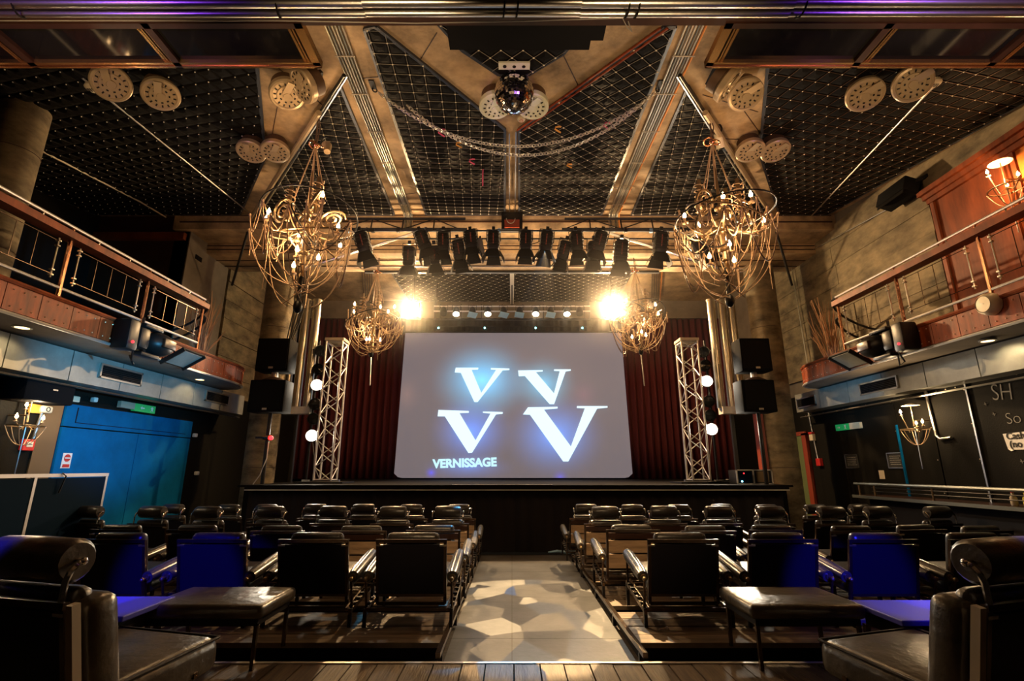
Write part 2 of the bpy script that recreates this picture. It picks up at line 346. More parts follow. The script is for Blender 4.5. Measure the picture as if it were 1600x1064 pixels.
# crossbeam at the end of the hall ceiling and the stage ceiling beyond
cb = struct(MB().b2((-5.6, 7.5, 5.02), (5.4, 8.05, 5.6)).build('trim_crossbeam', 'concrete'))
for z0, z1, y in ((5.14, 5.16, 7.49), (5.26, 5.27, 7.49)):
    MB().b2((-5.5, y, z0), (5.3, 7.5, z1)).build('board_seam', 'darkwood', cb)
MB().b2((-5.5, 7.44, 5.29), (5.3, 7.5, 5.34)).build('steel_angle', 'greybox', cb)
cb2 = struct(MB().b2((-5.6, 8.05, 4.84), (5.4, 8.9, 5.6)).build('trim_stage_beam', 'concrete'))
for z0 in (4.90, 4.97): MB().b2((-5.5, 8.035, z0), (5.3, 8.05, z0+.014)).build('board_seam', 'darkwood', cb2)
for y0 in (8.35, 8.62): MB().b2((-5.5, y0, 4.826), (5.3, y0+.016, 4.84)).build('board_seam', 'darkwood', cb2)
MB().b2((-2.8, 8.84, 4.80), (2.8, 8.9, 4.84)).build('steel_angle', 'dark', cb2)
struct(MB().b2((-5.6, 8.9, 5.32), (5.6, 13.1, 5.6)).build('ceiling_stage', 'concrete'))
quilt('low diamond-quilted panel over the stage', [(-2.6, 9.9), (2.6, 9.9), (2.6, 11.95), (-2.6, 11.95)], math.radians(38), .15, lambda x, y: 5.31)
tag(MB().b2((-.045, 9.86, 5.22), (.045, 11.95, 5.30)).build('ceiling_batten', 'white'), 'white batten up the middle of the stage ceiling panel', 'batten')
bb = struct(MB().b2((-5.6, 12.0, 4.86), (5.6, 12.4, 5.36)).build('trim_rear_beam', 'plaster'))
# side walls
wr = struct(MB().b2((5.36, -3.2, -.1), (5.6, 13.1, 2.5)).build('wall_right', 'boardb'))
wru = struct(MB().b2((5.36, -3.2, 2.5), (5.6, 13.1, 6.2)).build('wall_right_upper', 'plaster'))
rr = random.Random(3)
for j in range(8):                                    # board-marked courses above the right balcony
    z0 = 2.76+j*.335
    off = rr.uniform(-.5, .5)
    for i in range(2):
        y0 = 5.72+i*1.9+.06*(j % 2)*i; y1 = 5.72+1.9+.06*(j % 2) if i < 1 else 9.6
        if z0 > cz(y0)-.02: continue
        MB().b2((5.36-.035-rr.uniform(0, .012), y0+.003, z0), (5.37, y1-.003, z0+.330)).build('concrete_course', 'concrete_old', wru)
MB().b2((5.30, -1, 4.62), (5.37, 5.72, 5.3)).build('concrete_lintel', 'concrete_old', wru)
wl = struct(MB().b2((-5.45, -3.2, -.1), (-5.21, 13.1, 2.46)).build('wall_left', 'boardb'))
struct(MB().b2((-7.1, -3.2, 2.3), (-6.9, 7.8, 5.6)).build('wall_left_upper', 'black'))
wle = struct(MB().b2((-7.0, 7.58, 2.46), (-5.36, 7.75, 5.4)).build('wall_left_return', 'darkwood'))
wlp = struct(MB().b2((-5.6, 7.58, 2.46), (-5.34, 8.75, 5.5)).build('wall_left_pier', 'plaster'))
MB().b2((-5.345, 7.78, 4.62), (-5.33, 7.95, 4.70)).build('vent_slot', 'black', wlp)
for j in range(8):
    MB().b2((-5.6, 8.77, 2.5+j*.35), (-5.30-.006*(j % 3), 10.6, 2.5+j*.35+.34)).build('concrete_course', 'concrete_old', wlp)
MB().b2((-6.9, 7.5, 4.85), (-5.4, 7.6, 4.97)).build('door_head', 'mahog', wle)
# panelled veneer on the upper right wall
for i in range(5):
    y1 = 5.68-i*1.02; y0 = y1-.98
    p = MB().b2((5.31, y0, 2.76), (5.36, y1, 4.50)).build('veneer_panel', 'mahog' if i == 0 else 'mahog2', wru)
    f = MB()
    for a in (y0+.02, y1-.06): f.b2((5.28, a, 2.76), (5.33, a+.05, 4.5))
    f.build('panel_stile', 'mahog', p)
cn = MB().b2((5.24, -1, 4.50), (5.36, 5.72, 4.56)).b2((5.20, -1, 4.56), (5.36, 5.74, 4.62)).b2((5.27, -1, 4.44), (5.36, 5.7, 4.50))
cn.build('cornice', 'mahog', wru)
# ------------------------------------------------------------------ balconies
for sx, xe, xw, dz in ((-1, -4.3, -5.4, 0), (1, 4.65, 5.36, .02)):
    path = [(xe, y) for y in [1.0+.33*i for i in range(21)]]
    yl = path[-1][1]; path += [(xe+sx*.03, yl+.22), (xe+sx*.11, yl+.42), (xe+sx*.26, yl+.58), (xe+sx*.5, yl+.68)]
    slab = MB(); poly = path+[(xw-(.0 if sx > 0 else 1.5), path[-1][1]), (xw-(0 if sx > 0 else 1.5), 1.0)]
    slab.prism(poly, lambda a, b, d: (a, b, 2.47+dz+d), .24)
    bal = struct(slab.build('balcony_slab', 'plaster'))
    for i in range(len(path)-1):
        (x0, y0), (x1, y1) = path[i], path[i+1]
        nx, ny = -sx, 0
        if i >= 20: t = Vector((x1-x0, y1-y0)).normalized(); nx, ny = -sx*t.y, sx*t.x
        fn = lambda a, b, d: (x0+(x1-x0)*a+nx*d, y0+(y1-y0)*a+ny*d, b)
        pn = MB().prism([(0.01, 2.50+dz), (.99, 2.50+dz), (.99, 2.73+dz), (.01, 2.73+dz)], fn, .02).build('fascia_panel', 'copper', bal)
        rv = MB()
        for a in (.2, .5, .8):
            for b in (2.54, 2.69):
                rv.ball(fn(a, b+dz, .022), .007, 5)
        rv.build('rivets', 'rivet', pn)['kind'] = 'stuff'
    MB().tube([(x-sx*.03, y, 2.475+dz) for x, y in path], .016, 6).build('edge_pipe', 'alu', bal, True)
    MB().tube([(x-sx*.02, y, 2.75+dz) for x, y in path], .022, 6).build('top_moulding', 'mahog', bal, True)
    # railing
    zt = 3.49 if sx < 0 else 3.58; zb = 2.86+dz
    posts = [6.6-1.07*i for i in range(5)] if sx < 0 else [6.76-1.1*i for i in range(5)]
    rl = thing('balcony_railing', 'copper and steel railing along the %s balcony' % ('left' if sx < 0 else 'right'), 'railing', (xe, 4, zb))
    x = xe-sx*.0
    MB().tube([(x, posts[0]+.02, zt), (x, .9, zt)], .016).build('top_pipe', 'alu', rl, True)
    MB().b2((x-.07, posts[0]+.03, zt-.14), (x+.07, .9, zt-.07)).build('wood_handrail', 'mahog', rl)
    MB().tube([(x, posts[0], zb), (x, .9, zb)], .015).build('bottom_pipe', 'alu', rl, True)
    for i, y in enumerate(posts):
        MB().tube([(x, y, zb-.12), (x, y, zt-.12)], .019).tube([(x, y, zt-.1), (x, y, zt)], .012).build('post', 'rail', rl, True)
        for q in (.3, .7): MB().tube([(x, y-q*1.08, zt-.08), (x, y-q*1.08, zt)], .008, 5).build('bracket', 'steel', rl)
        for yy in (y-.12, y-.95):
            b = MB().tube([(x, yy, zb+.06), (x, yy, zt-.17)], .009, 6)
            for z in (zb+.09, zb+.14, zt-.20, zt-.25): b.lathe([(.004, -.012), (.022, -.006), (.022, .006), (.004, .012)], (x, yy, z), 8)
            b.build('baluster', 'steel', rl, True)
        for yy in (y-.33, y-.53, y-.73): MB().tube([(x, yy, zb+.10), (x, yy, zt-.20)], .004, 5).build('rod', 'frame', rl)
        MB().tube([(x, y-.12, zt-.2), (x, y-.95, zt-.2)], .004, 5).tube([(x, y-.12, zb+.1), (x, y-.95, zb+.1)], .004, 5).build('cross_rod', 'frame', rl)
    for z0, R in ((zt-.24, .28), (zb+.20, .24)):
        pts = [(x+sx*.9, posts[0]+.0+.05, z0-.2)]+[(x+sx*(.42-.42*math.cos(a))*.9, posts[0]+.02+R*math.sin(a)*1.2, z0+.0+R*.85*math.cos(a)) for a in [PI*k/10 for k in range(11)]][::-1]
        MB().tube(pts, .018, 6).build('end_hoop', 'dark', rl, True)
    # soffit duct
    xd = -4.80 if sx < 0 else 5.08
    du = thing('ventilation_duct', 'long metal ventilation duct under the %s balcony' % ('left' if sx < 0 else 'right'), 'duct', (xd, 5, 2.3))
    ylist = [1.0+.72*i for i in range(12)]
    for i in range(len(ylist)-1):
        y0, y1 = ylist[i], ylist[i+1]
        zz = (2.12, 2.45) if sx < 0 else (2.16, 2.47)
        MB().b2((xd, y0+.006, zz[0]), (xd+sx*(.4 if sx < 0 else .26), y1-.006, zz[1])).build('duct_section', 'duct', du)
    for y0, y1 in (((5.69, 6.36), (7.75, 8.4)) if sx < 0 else ((6.47, 7.2), (8.3, 8.85))):
        f = MB(); X = xd-sx*.012; za, zb2 = 2.22, 2.37
        f.b2((X-.012, y0, za), (X+.012, y1, za+.02)).b2((X-.012, y0, zb2), (X+.012, y1, zb2+.02)).b2((X-.012, y0, za), (X+.012, y0+.02, zb2)).b2((X-.012, y1-.02, za), (X+.012, y1, zb2+.02))
        gr = f.build('grille_frame', 'steel', du)
        MB().b2((X-.004, y0+.02, za+.02), (X+.004, y1-.02, zb2)).build('grille_opening', 'black', gr)
        for k in range(6): MB().box((X-sx*.004, (y0+y1)/2, za+.032+k*.022), (.012, y1-y0-.04, .004)).build('louvre', 'dark', gr)
    tag(MB().tube([(xd-sx*.0, 1, 2.08), (xd+sx*.1, 9, 2.08)], .012, 6).build('conduit_pipe', 'steel'), 'thin steel pipe running below the duct of the %s balcony' % ('left' if sx < 0 else 'right'), 'pipe')
for x, y, s in ((-4.55, 4.45, 'nearest the frame edge under the left balcony'), (-4.6, 7.25, 'at the stage end under the left balcony'), (4.88, 4.95, 'glowing under the right balcony')):
    t = thing('recessed_downlight', 'small round downlight '+s, 'downlight', (x, y, 2.46))
    MB().lathe([(.055, .01), (.075, .01), (.075, -.004), (.055, -.004)], (x, y, 2.466), 20).build('bezel', 'steel', t, True)
    MB().lathe([(0, 0), (.054, 0), (.054, .004), (0, .004)], (x, y, 2.462), 20).build('lens', 'down', t)
# ------------------------------------------------------------------ floors, decks, aisle
fl = struct(MB().b2((-.44, 3.28, -.02), (.80, 7.62, -.006)).build('floor_aisle', 'floor'))
for i, (x0, x1) in enumerate(((-.44, .0), (.0, .80))):
    for (y0, y1) in ((3.29, 4.05), (4.05, 5.25), (5.25, 6.45), (6.45, 7.62)):
        MB().b2((x0+.002, y0+.002, -.008), (x1-.002, y1-.002, .0)).build('floor_sheet', 'sheet', fl)
dk = struct(MB().b2((-5.0, -1.5, -.02), (5.1, 3.28, .06)).build('floor_rear_deck', 'black'))
x = -2.7
while x < 2.8:
    wd = rr.uniform(.13, .165)
    MB().b2((x+.004, 1.6, .06), (x+wd-.004, 3.26, .10+rr.uniform(-.002, .002))).build('plank', 'deck', dk); x += wd
MB().b2((-5.0, 3.26, .05), (5.1, 3.285, .106)).build('nosing', 'alu', dk)
for sx, xa, xb in ((-1, -4.9, -.46), (1, .82, 5.0)):
    for r, (y0, z) in enumerate(((3.62, .10), (4.56, .09), (5.46, .09), (6.30, .10))):
        pf = struct(MB().b2((xa, y0+.01, z-.09), (xb, y0+.72, z-.03)).build('floor_riser', 'black'))
        for k in range(4):
            a = y0+k*.18
            n = 2; L = (xb-xa)/n
            for q in range(n):
                jx = rr.uniform(-.3, .3)*(q > 0)
                MB().b2((xa+q*L+.004, a+.004, z-.03), (xa+(q+1)*L-.004, a+.172, z+rr.uniform(-.002, .003))).build('plank', 'deckx', pf)
    xe = -.45 if sx < 0 else .81
    kr = thing('kerb_rail', 'low metal-edged rail beside the aisle, %s side' % ('left' if sx < 0 else 'right'), 'rail', (xe, 5.3, 0))
    MB().bar((xe, 3.40, .10), (xe, 7.3, .06), .03, .03).build('rail_bar', 'frame', kr)
    for y in (3.5, 4.35, 5.2, 6.1, 7.1): MB().b2((xe-.015, y, 0), (xe+.015, y+.03, .09)).build('foot', 'dark', kr)
# ------------------------------------------------------------------ stage
st = struct(MB().b2((-4.1, 7.95, 0), (4.2, 13.0, .93)).build('floor_stage', 'black'))
MB().b2((-4.12, 7.78, .925), (4.22, 12.9, .955)).build('stage_top', 'black', st)
lip = MB().b2((-4.0, 7.77, .885), (4.15, 7.80, .955)).build('stage_lip', 'black', st)
MB().b2((-4.0, 7.755, .878), (4.15, 7.775, .892)).build('lip_trim', 'white', st)
MB().b2((-.9, 7.76, .957), (.6, 7.80, .966)).build('cable_cover', 'alu', st)
sk = MB(); n = 150
vs = []; 
for i in range(n+1):
    xx = -4.0+8.1*i/n; yy = 7.90+.018*math.sin(i*1.7)+.01*math.sin(i*.61)
    vs += [(xx, yy, .0), (xx, yy, .88)]
sk.add(vs, [(2*i, 2*i+2, 2*i+3, 2*i+1) for i in range(n)]); sk.build('stage_skirt', 'valance', st, True)
# columns
for nm, x, y, r, z1, lab in (('concrete_column', -4.26, 8.66, .25, 4.84, 'round concrete column at the left end of the stage'), ('concrete_column', 4.58, 8.66, .25, 4.84, 'round concrete column at the right end of the stage'), ('concrete_column', -5.05, 4.42, .20, 4.82, 'round concrete column standing on the left balcony')):
    z0 = 0 if x != -5.05 else 2.71
    c = tag(MB().lathe([(r, z0), (r, z1)], (x, y, 0), 32).build(nm, 'concrete_old', None, True), lab, 'column')
    for k in range(3):
        z = z0+(z1-z0)*(k+1)/4; MB().ring((x, y, z), r+.001, .004, 32, 4).build('shutter_ring', 'darkwood', c)
t = tag(MB().b2((4.20, 8.62, 0), (4.32, 8.74, 2.25)).build('timber_post', 'redpost'), 'red-brown timber post behind the right column', 'post')
# doorway beyond the right column
d = struct(MB().b2((5.30, 9.15, 0), (5.36, 9.28, 1.82)).build('door_1', 'redpost'))
MB().b2((5.31, 9.30, 0), (5.36, 9.62, 1.78)).build('door_leaf', 'olive', d); MB().b2((5.30, 9.64, 0), (5.36, 9.95, 1.82)).build('door_edge', 'navy', d)
MB().b2((5.30, 9.15, 1.78), (5.36, 9.95, 1.85)).build('door_head', 'redpost', d)
# curtains and valance
def curtain(name, label, x0, x1, y, z0, z1, m, amp=.06, wl=.16, cat='curtain'):
    n = int((x1-x0)/wl*8); vs = []; N = 6
    for i in range(n+1):
        for j in range(N):
            u = j/(N-1); xx = x0+(x1-x0)*i/n
            vs.append((xx, y+amp*math.sin(2*PI*xx/wl+.8*math.sin(xx*3))*(.7+.3*u)+.02*math.sin(xx*9), z0+(z1-z0)*(1-u)))
    o = MB().add(vs, [(i*N+j, (i+1)*N+j, (i+1)*N+j+1, i*N+j+1) for i in range(n) for j in range(N-1)]).build(name, m, None, 2)
    md = o.modifiers.new('thickness', 'SOLIDIFY'); md.thickness = .012
    return tag(o, label, cat)
curtain('stage_curtain', 'dark red velvet curtain left of the screen', -5.2, -2.62, 12.1, .96, 4.86, 'velvet')
curtain('stage_curtain', 'dark red velvet curtain right of the screen', 2.66, 5.3, 12.1, .96, 4.86, 'velvet')
curtain('valance', 'black velvet valance above the screen', -2.75, 2.8, 11.9, 4.42, 4.82, 'valance', .04, .2, 'valance')
curtain('back_drape', 'black drape hanging behind the screen', -2.7, 2.75, 12.5, .96, 4.84, 'valance', .04, .2)
# ------------------------------------------------------------------ screen
scm = mat('projected_cloth', (.12, .12, .13), .8)
nt = scm.node_tree; bs = nt.nodes['Principled BSDF']; tc = nt.nodes.new('ShaderNodeTexCoord')
SX0, SX1, SZ0, SZ1, SY = -2.62, 2.68, .985, 4.42, 11.8
def blob(cx, czz, rx, rz, col, prev):
    mp = nt.nodes.new('ShaderNodeMapping'); mp.vector_type = 'POINT'; mp.inputs['Location'].default_value = (-cx/rx, 0, -czz/rz); mp.inputs['Scale'].default_value = (1/rx, 0, 1/rz)
    g = nt.nodes.new('ShaderNodeTexGradient'); g.gradient_type = 'QUADRATIC_SPHERE'; mx = nt.nodes.new('ShaderNodeMix'); mx.data_type = 'RGBA'; mx.blend_type = 'ADD'
    nt.links.new(tc.outputs['Object'], mp.inputs[0]); nt.links.new(mp.outputs[0], g.inputs[0])
    mx.inputs['B'].default_value = (*col, 1); nt.links.new(g.outputs['Fac'], mx.inputs['Factor']); nt.links.new(prev, mx.inputs['A']); return mx.outputs['Result']
base = nt.nodes.new('ShaderNodeRGB'); base.outputs[0].default_value = (.150, .130, .148, 1); cur = base.outputs[0]
for a in ((-.72, 3.25, 1.35, 1.1, (.10, .75, 1.3)), (.75, 3.15, .9, .8, (.05, .5, .8)), (-.95, 2.05, 1.1, .95, (.03, .25, 1.0)), (1.0, 1.95, 1.3, 1.1, (.04, .28, 1.0)), (-1.0, 1.22, 1.2, .35, (.02, .12, .5)), (-1.85, 1.1, .18, .16, (0, 0, .7)), (1.1, 1.0, .22, .2, (0, 0, .5)), (1.7, 2.9, .5, .5, (.08, .02, .03)), (-2.5, 2.9, .4, .6, (.10, .04, .02))):
    cur = blob(*a, cur)
nt.links.new(cur, bs.inputs['Emission Color']); bs.inputs['Emission Strength'].default_value = 1.0
n = 60; vs = []
for i in range(n+1):
    for j in range(13):
        u = i/n; v = j/12; b = .045*(1-v)**3*(1 if abs(u-.5) > .2 else 0)
        xx = SX0+(SX1-SX0)*u; xx += (u-.5)*.16*(1-v); zz = SZ0+(SZ1-SZ0)*v
        if j == 0: zz += .10*max(0, (abs(u-.5)*2-.96)/.04)
        vs.append((xx, SY+.012*math.sin(u*60)*(1-v), zz))
scr = thing('projection_screen', 'large pale screen showing four bright Vs on the stage', 'screen', (0, SY, SZ0)); ORG[scr.name] = Vector((0, 0, 0)); scr.location = (0, 0, 0)
MB().add(vs, [(i*13+j, (i+1)*13+j, (i+1)*13+j+1, i*13+j+1) for i in range(n) for j in range(12)]).build('screen_cloth', scm, scr, 2)
MB().tube([(SX0-.05, SY+.02, SZ1+.02), (SX1+.05, SY+.02, SZ1+.02)], .03).build('top_batten', 'dark', scr)
lw = glow('projected_white', (.72, .92, 1), 1.25); lt = glow('projected_text', (.55, .88, 1), 1.15)

def sp2(px, py):
    c_, s_ = math.cos(math.atan(.2565)), math.sin(math.atan(.2565)); u = (px-800)/778; v = (532-py)/778; t = (SY-.03)/(c_-v*s_)
    return (u*t, 1.2+(s_+v*c_)*t)
def letter(pts):
    P = [sp2(600+a/4, 500+b/4) for a, b in pts]
    MB().prism(P, lambda a, b, d: (a, SY-.03-d, b), .004).build('letter_v', lw, scr)
letter([(448, 298), (590, 298), (588, 310), (548, 312), (608, 455), (700, 312), (668, 310), (668, 300), (784, 303), (784, 313), (742, 315), (585, 513), (565, 513), (480, 330), (442, 328)])
letter([(838, 315), (992, 313), (992, 322), (950, 326), (1062, 458), (1098, 320), (1062, 318), (1063, 308), (1167, 308), (1167, 317), (1135, 322), (1063, 526), (1035, 526), (880, 350), (842, 352)])
letter([(340, 562), (530, 568), (530, 580), (472, 582), (572, 752), (665, 585), (618, 580), (618, 572), (742, 575), (742, 586), (700, 590), (550, 830), (528, 832), (380, 602), (335, 602)])
letter([(900, 545), (1085, 542), (1085, 553), (1000, 560), (1168, 790), (1255, 552), (1205, 550), (1206, 538), (1397, 538), (1397, 548), (1332, 554), (1152, 884), (1120, 884), (912, 592), (868, 590)])
p0 = sp2(600+312/4, 500+918/4); p1 = sp2(600+728/4, 500+905/4)
text('lettering', 'VERNISSAGE', .262, lt, scr, (p0[0]-.02, SY-.035, p0[1]-.02), (PI/2, -.03, 0), .002, .012, 1.0)
# ------------------------------------------------------------------ haze volume added for the glare around the blinders
hm = bpy.data.materials.new('blinder_glare_haze'); hm.use_nodes = True; hn = hm.node_tree; hn.nodes.remove(hn.nodes['Principled BSDF'])
hv = hn.nodes.new('ShaderNodeVolumeScatter'); hv.inputs['Density'].default_value = .011; hv.inputs['Anisotropy'].default_value = .965; hv.inputs['Color'].default_value = (1, .93, .85, 1)
hn.links.new(hv.outputs[0], hn.nodes['Material Output'].inputs['Volume'])
hz = MB().b2((-3.2, 4.4, 2.9), (3.2, 10.15, 4.72)).build('blinder_glare_haze', hm); tag(hz, 'thin warm haze added for the glare around the two blinder lamps above the screen', 'haze', kind='stuff')
# ------------------------------------------------------------------ pipes under the ceiling
for sx, xs, lab in ((-1, [-1.50+.027*i for i in range(6)], 'left'), (1, [1.40+.027*i for i in range(7)], 'right')):
    t = thing('conduit_bundle', 'bundle of parallel metal conduits running up the %s ceiling rib' % lab, 'conduits', (sx*1.5, 5.4, 5.0))
    for i, x in enumerate(xs):
        e = x+(-.28 if sx < 0 else .20)
        m = 'conduit' if (i % 3 != 1) else 'conduit_d'
        if sx > 0 and i == 6: m = 'conduit_o'
        MB().tube([(x, 3.2, cz(3.2)-.022), (e, 7.40, cz(7.4)-.022), (e, 7.47, cz(7.47)-.10), (e+.01, 7.47, 4.98)], .0095, 7).build('conduit', m, t, True)
    for y in (3.6, 4.15, 4.85, 5.6, 6.3, 7.0):
        f = (y-3.2)/4.2*(-.28 if sx < 0 else .20); a, b = xs[0]+f-.02, xs[-1]+f+.02
        MB().b2((a, y-.006, cz(y)-.036), (b, y+.006, cz(y)-.032)).build('clamp', 'greybox', t)
    t = thing('conduit_bundle', 'bundle of dark conduits across the %s side of the stage ceiling' % lab, 'conduits', (sx*3.2, 10.5, 5.28))
    for i in range(5):
        x0 = sx*2.72+sx*i*.055; x1 = sx*3.55+sx*i*.05
        MB().tube([(x0, 8.92, 5.28), (x1, 12.0, 5.28)], .014, 6).build('conduit', 'conduit_o' if (sx > 0 and i == 4) else 'brown', t, True)
    # slanting poles
    a = Vector((sx*1.54, 3.82, cz(3.82)-.06)); b = Vector((sx*4.33, 7.5, cz(7.5)-.10))
    t = thing('slanting_pole', 'pair of slanting poles under the ceiling by the %s front chandelier' % lab, 'pole', tuple(a))
    MB().tube([a, b], .018, 8).build('dark_pole', 'dark', t, True)
    MB().tube([a+Vector((sx*.42, .5, .0)), b+Vector((-sx*.0, -.03, 0))], .030, 8).build('tan_pole', 'roundel', t, True)
    MB().tube([a+Vector((sx*-.03, .0, -.01)), b+Vector((-sx*.08, .0, -.02))], .010, 6).build('thin_pole', 'steel', t, True)
    for q in (.35, .62): MB().box(a.lerp(b, q), (.07, .07, .07), (0, 0, .6)).build('joint_clamp', 'dark', t)
    t = prod('ceiling_pipe', 'thin pale pipe slanting across the %s studded ceiling' % lab, 'pipe', [(sx*(4.02), 3.9, cz(3.9)-.03), (sx*4.28 if sx < 0 else 4.95, 7.5 if sx < 0 else 7.45, cz(7.4)-.03)], .010, 'steel')
    prod('support_strut', 'dark strut between the ceiling and the stage column, %s side' % lab, 'strut', [(sx*4.33, 7.5, 5.15), (sx*4.9, 8.2, 4.3)], .02, 'dark')
    prod('cross_pole', 'pale pole slanting behind the %s end of the lighting bar' % lab, 'pole', [(sx*1.35, 7.42, 5.0), (sx*2.55, 7.42, 4.56), (sx*3.3, 7.42, 4.30)], .022, 'steel')
prod('ceiling_pipe', 'pale pipe along the far left ceiling above the balcony', 'pipe', [(-5.72, 3.6, cz(3.6)-.03), (-5.72, 6.9, cz(6.9)-.03), (-5.75, 7.5, cz(7.5)-.05)], .012, 'greybox')
prod('picture_wire', 'straight pale wire along the right concrete wall to the speaker', 'wire', [(5.27, 8.9, 5.0), (5.27, 6.1, 4.70)], .006, 'steel', n=5)
prod('wall_conduit', 'thin vertical conduit on the concrete wall by the right column', 'conduit', [(5.27, 8.75, 5.0), (5.27, 8.7, 2.75)], .010, 'steel', n=6)
# ------------------------------------------------------------------ round ceiling lamps
def roundel(x, y, ax, m='roundel', lab='', grp=None):
    x *= .935; y *= .935; z = cz(y)-.20
    t = thing('round_ceiling_lamp', lab, 'ceiling lamp', (0, 0, 0), grp, world=False); t.location = (x, y, z); t.rotation_euler = ax
    MB().lathe([(.12, .075), (.155, .05), (.16, .0), (.15, -.012), (.13, -.015), (.125, -.008), (.095, -.008), (.09, -.02), (.04, -.02), (.035, -.035), (0, -.035)], n=36).build('lamp_dish', m, t, True)
    sl = MB()
    for k in range(14):
        a = 2*PI*k/14; sl.box((.108*math.cos(a), .108*math.sin(a), -.010), (.022, .012, .006), (0, 0, a))
    for k in range(8):
        a = 2*PI*k/8+.2; sl.box((.065*math.cos(a), .065*math.sin(a), -.022), (.012, .018, .006), (0, 0, a))
    sl.build('slots', 'dark', t)['kind'] = 'stuff'
    MB().box((0, -.08, -.035), (.06, .16, .012), (.18, 0, .3)).build('bracket_plate', m, t)
    MB().lathe([(.125, .075), (.125, .16), (.0, .16)], n=24).build('lamp_housing', 'brown', t, True)
    MB().box((0, 0, .18), (.04, .2, .05)).build('mounting_arm', 'dark', t)
    return t
for x, y, r, m, l in ((-3.85, 4.02, (-.5, -.5, .2), 'roundel', 'outermost left round lamp, half hidden by the glazed frame'), (-3.50, 4.20, (-.35, -.35, .3), 'roundel', 'round cream lamp showing its full disc over the far left ceiling'),
    (-2.03, 4.05, (-.2, .8, .3), 'roundel', 'tilted round lamp tucked under the left glazed frame corner'), (-2.24, 4.20, (-.35, -.2, .5), 'roundel', 'round lamp just in front of the one at the left frame corner'),
    (-3.22, 5.37, (-.25, -.05, 0), 'roundel', 'left disc of the pair of round lamps above the left chandelier'), (-2.92, 5.37, (-.25, -.05, .4), 'roundel', 'right disc of the pair of round lamps above the left chandelier'),
    (-.17, 4.40, (-.1, -.1, 0), 'roundel_w', 'pale round lamp left of the mirror ball'), (.21, 4.40, (-.1, .1, .3), 'roundel_w', 'pale round lamp right of the mirror ball'),
    (2.10, 4.05, (-.2, -.8, .2), 'roundel', 'tilted round lamp tucked under the right glazed frame corner'), (2.33, 4.20, (-.35, .2, .4), 'roundel', 'round lamp just in front of the one at the right frame corner'),
    (2.93, 5.35, (-.25, .05, 0), 'roundel', 'left disc of the pair of round lamps above the right chandelier'), (3.24, 5.35, (-.25, .05, .2), 'roundel', 'right disc of the pair of round lamps above the right chandelier'),
    (3.52, 4.20, (-.35, .35, .2), 'roundel', 'round cream lamp showing its full disc over the far right ceiling'), (3.85, 4.02, (-.5, .5, .2), 'roundel', 'outermost right round lamp, half hidden by the glazed frame')):
    roundel(x, y, r, m, l)
for x, y, l in ((-4.02, 4.02, 'left'), (3.98, 3.95, 'right')):
    t = thing('small_rose', 'small slotted rose at the end of the %s ceiling pipe' % l, 'ceiling rose', (x, y, cz(y)-.05))
    MB().lathe([(.06, .03), (.065, 0), (.05, -.012), (0, -.016)], (x, y, cz(y)-.06), 20).build('rose', 'cream', t, True)
    for k in range(4): MB().box((x-.03+k*.02, y, cz(y)-.078), (.008, .04, .004)).build('slot', 'dark', t)
t = thing('smoke_detector', 'small pinkish smoke detector below the mirror ball on the rib', 'detector', (.1, 4.62, cz(4.62)))
MB().lathe([(.045, 0), (.045, -.02), (.03, -.035), (0, -.04)], (.1, 4.62, cz(4.62)), 18).build('detector_body', 'cream', t, True)
MB().ring((.1, 4.62, cz(4.62)-.036), .018, .004, 12, 4).build('detector_ring', 'red', t)
# ------------------------------------------------------------------ mirror ball
bz = 4.2; bx, by = .02, 3.92
rb = .185; bz = 1.2+3.38
t = thing('mirror_ball', 'mirror ball of small square facets hanging under the V of the ceiling', 'mirror ball', (bx, by, bz)); MB().ball((bx, by, bz), rb-.004, 24).build('core', 'dark', t, True)
fc = MB(); nl = 24
for j in range(1, nl):
    th = PI*j/nl; R = rb*math.sin(th); nk = max(4, int(2*PI*R/(PI*rb/nl)))
    for k in range(nk):
        a = 2*PI*k/nk; n_ = Vector((math.sin(th)*math.cos(a), math.sin(th)*math.sin(a), math.cos(th)))
        n2 = (n_+Vector([random.uniform(-.07, .07) for _ in range(3)])).normalized(); u = n2.cross(Vector((0, 0, 1))).normalized(); v = n2.cross(u); h = PI*rb/nl*.45; c = Vector((bx, by, bz))+n_*rb
        fc.add([c-u*h-v*h, c+u*h-v*h, c+u*h+v*h, c-u*h+v*h], [(0, 1, 2, 3)])
fc.build('mirror_facets', 'mirror', t)['kind'] = 'stuff'
MB().tube([(bx, by, bz+rb), (bx, by, bz+rb+.10)], .012, 6).ring((bx, by, bz+rb+.02), .02, .005, 10, 5).build('hanging_eye', 'steel', t)
t = thing('motor_plate', 'pale green metal plate with three round holes above the mirror ball', 'plate', (bx, by-.25, cz(3.7)-.05))
MB().box((bx, 3.70, cz(3.7)-.05), (.28, .075, .02)).build('plate', 'roundel_w', t)
for k in (-1, 0, 1): MB().lathe([(0, 0), (.017, 0), (.017, .004), (0, .004)], (bx+k*.085, 3.70, cz(3.7)-.064), 12).build('hole', 'dark' if k < 0 else 'chrome', t)
for k in (-1, 1): MB().tube([(bx+k*.13, 3.70, cz(3.7)-.05), (bx+k*.13, 3.72, cz(3.7)+.0)], .006, 5).build('hanger', 'dark', t)
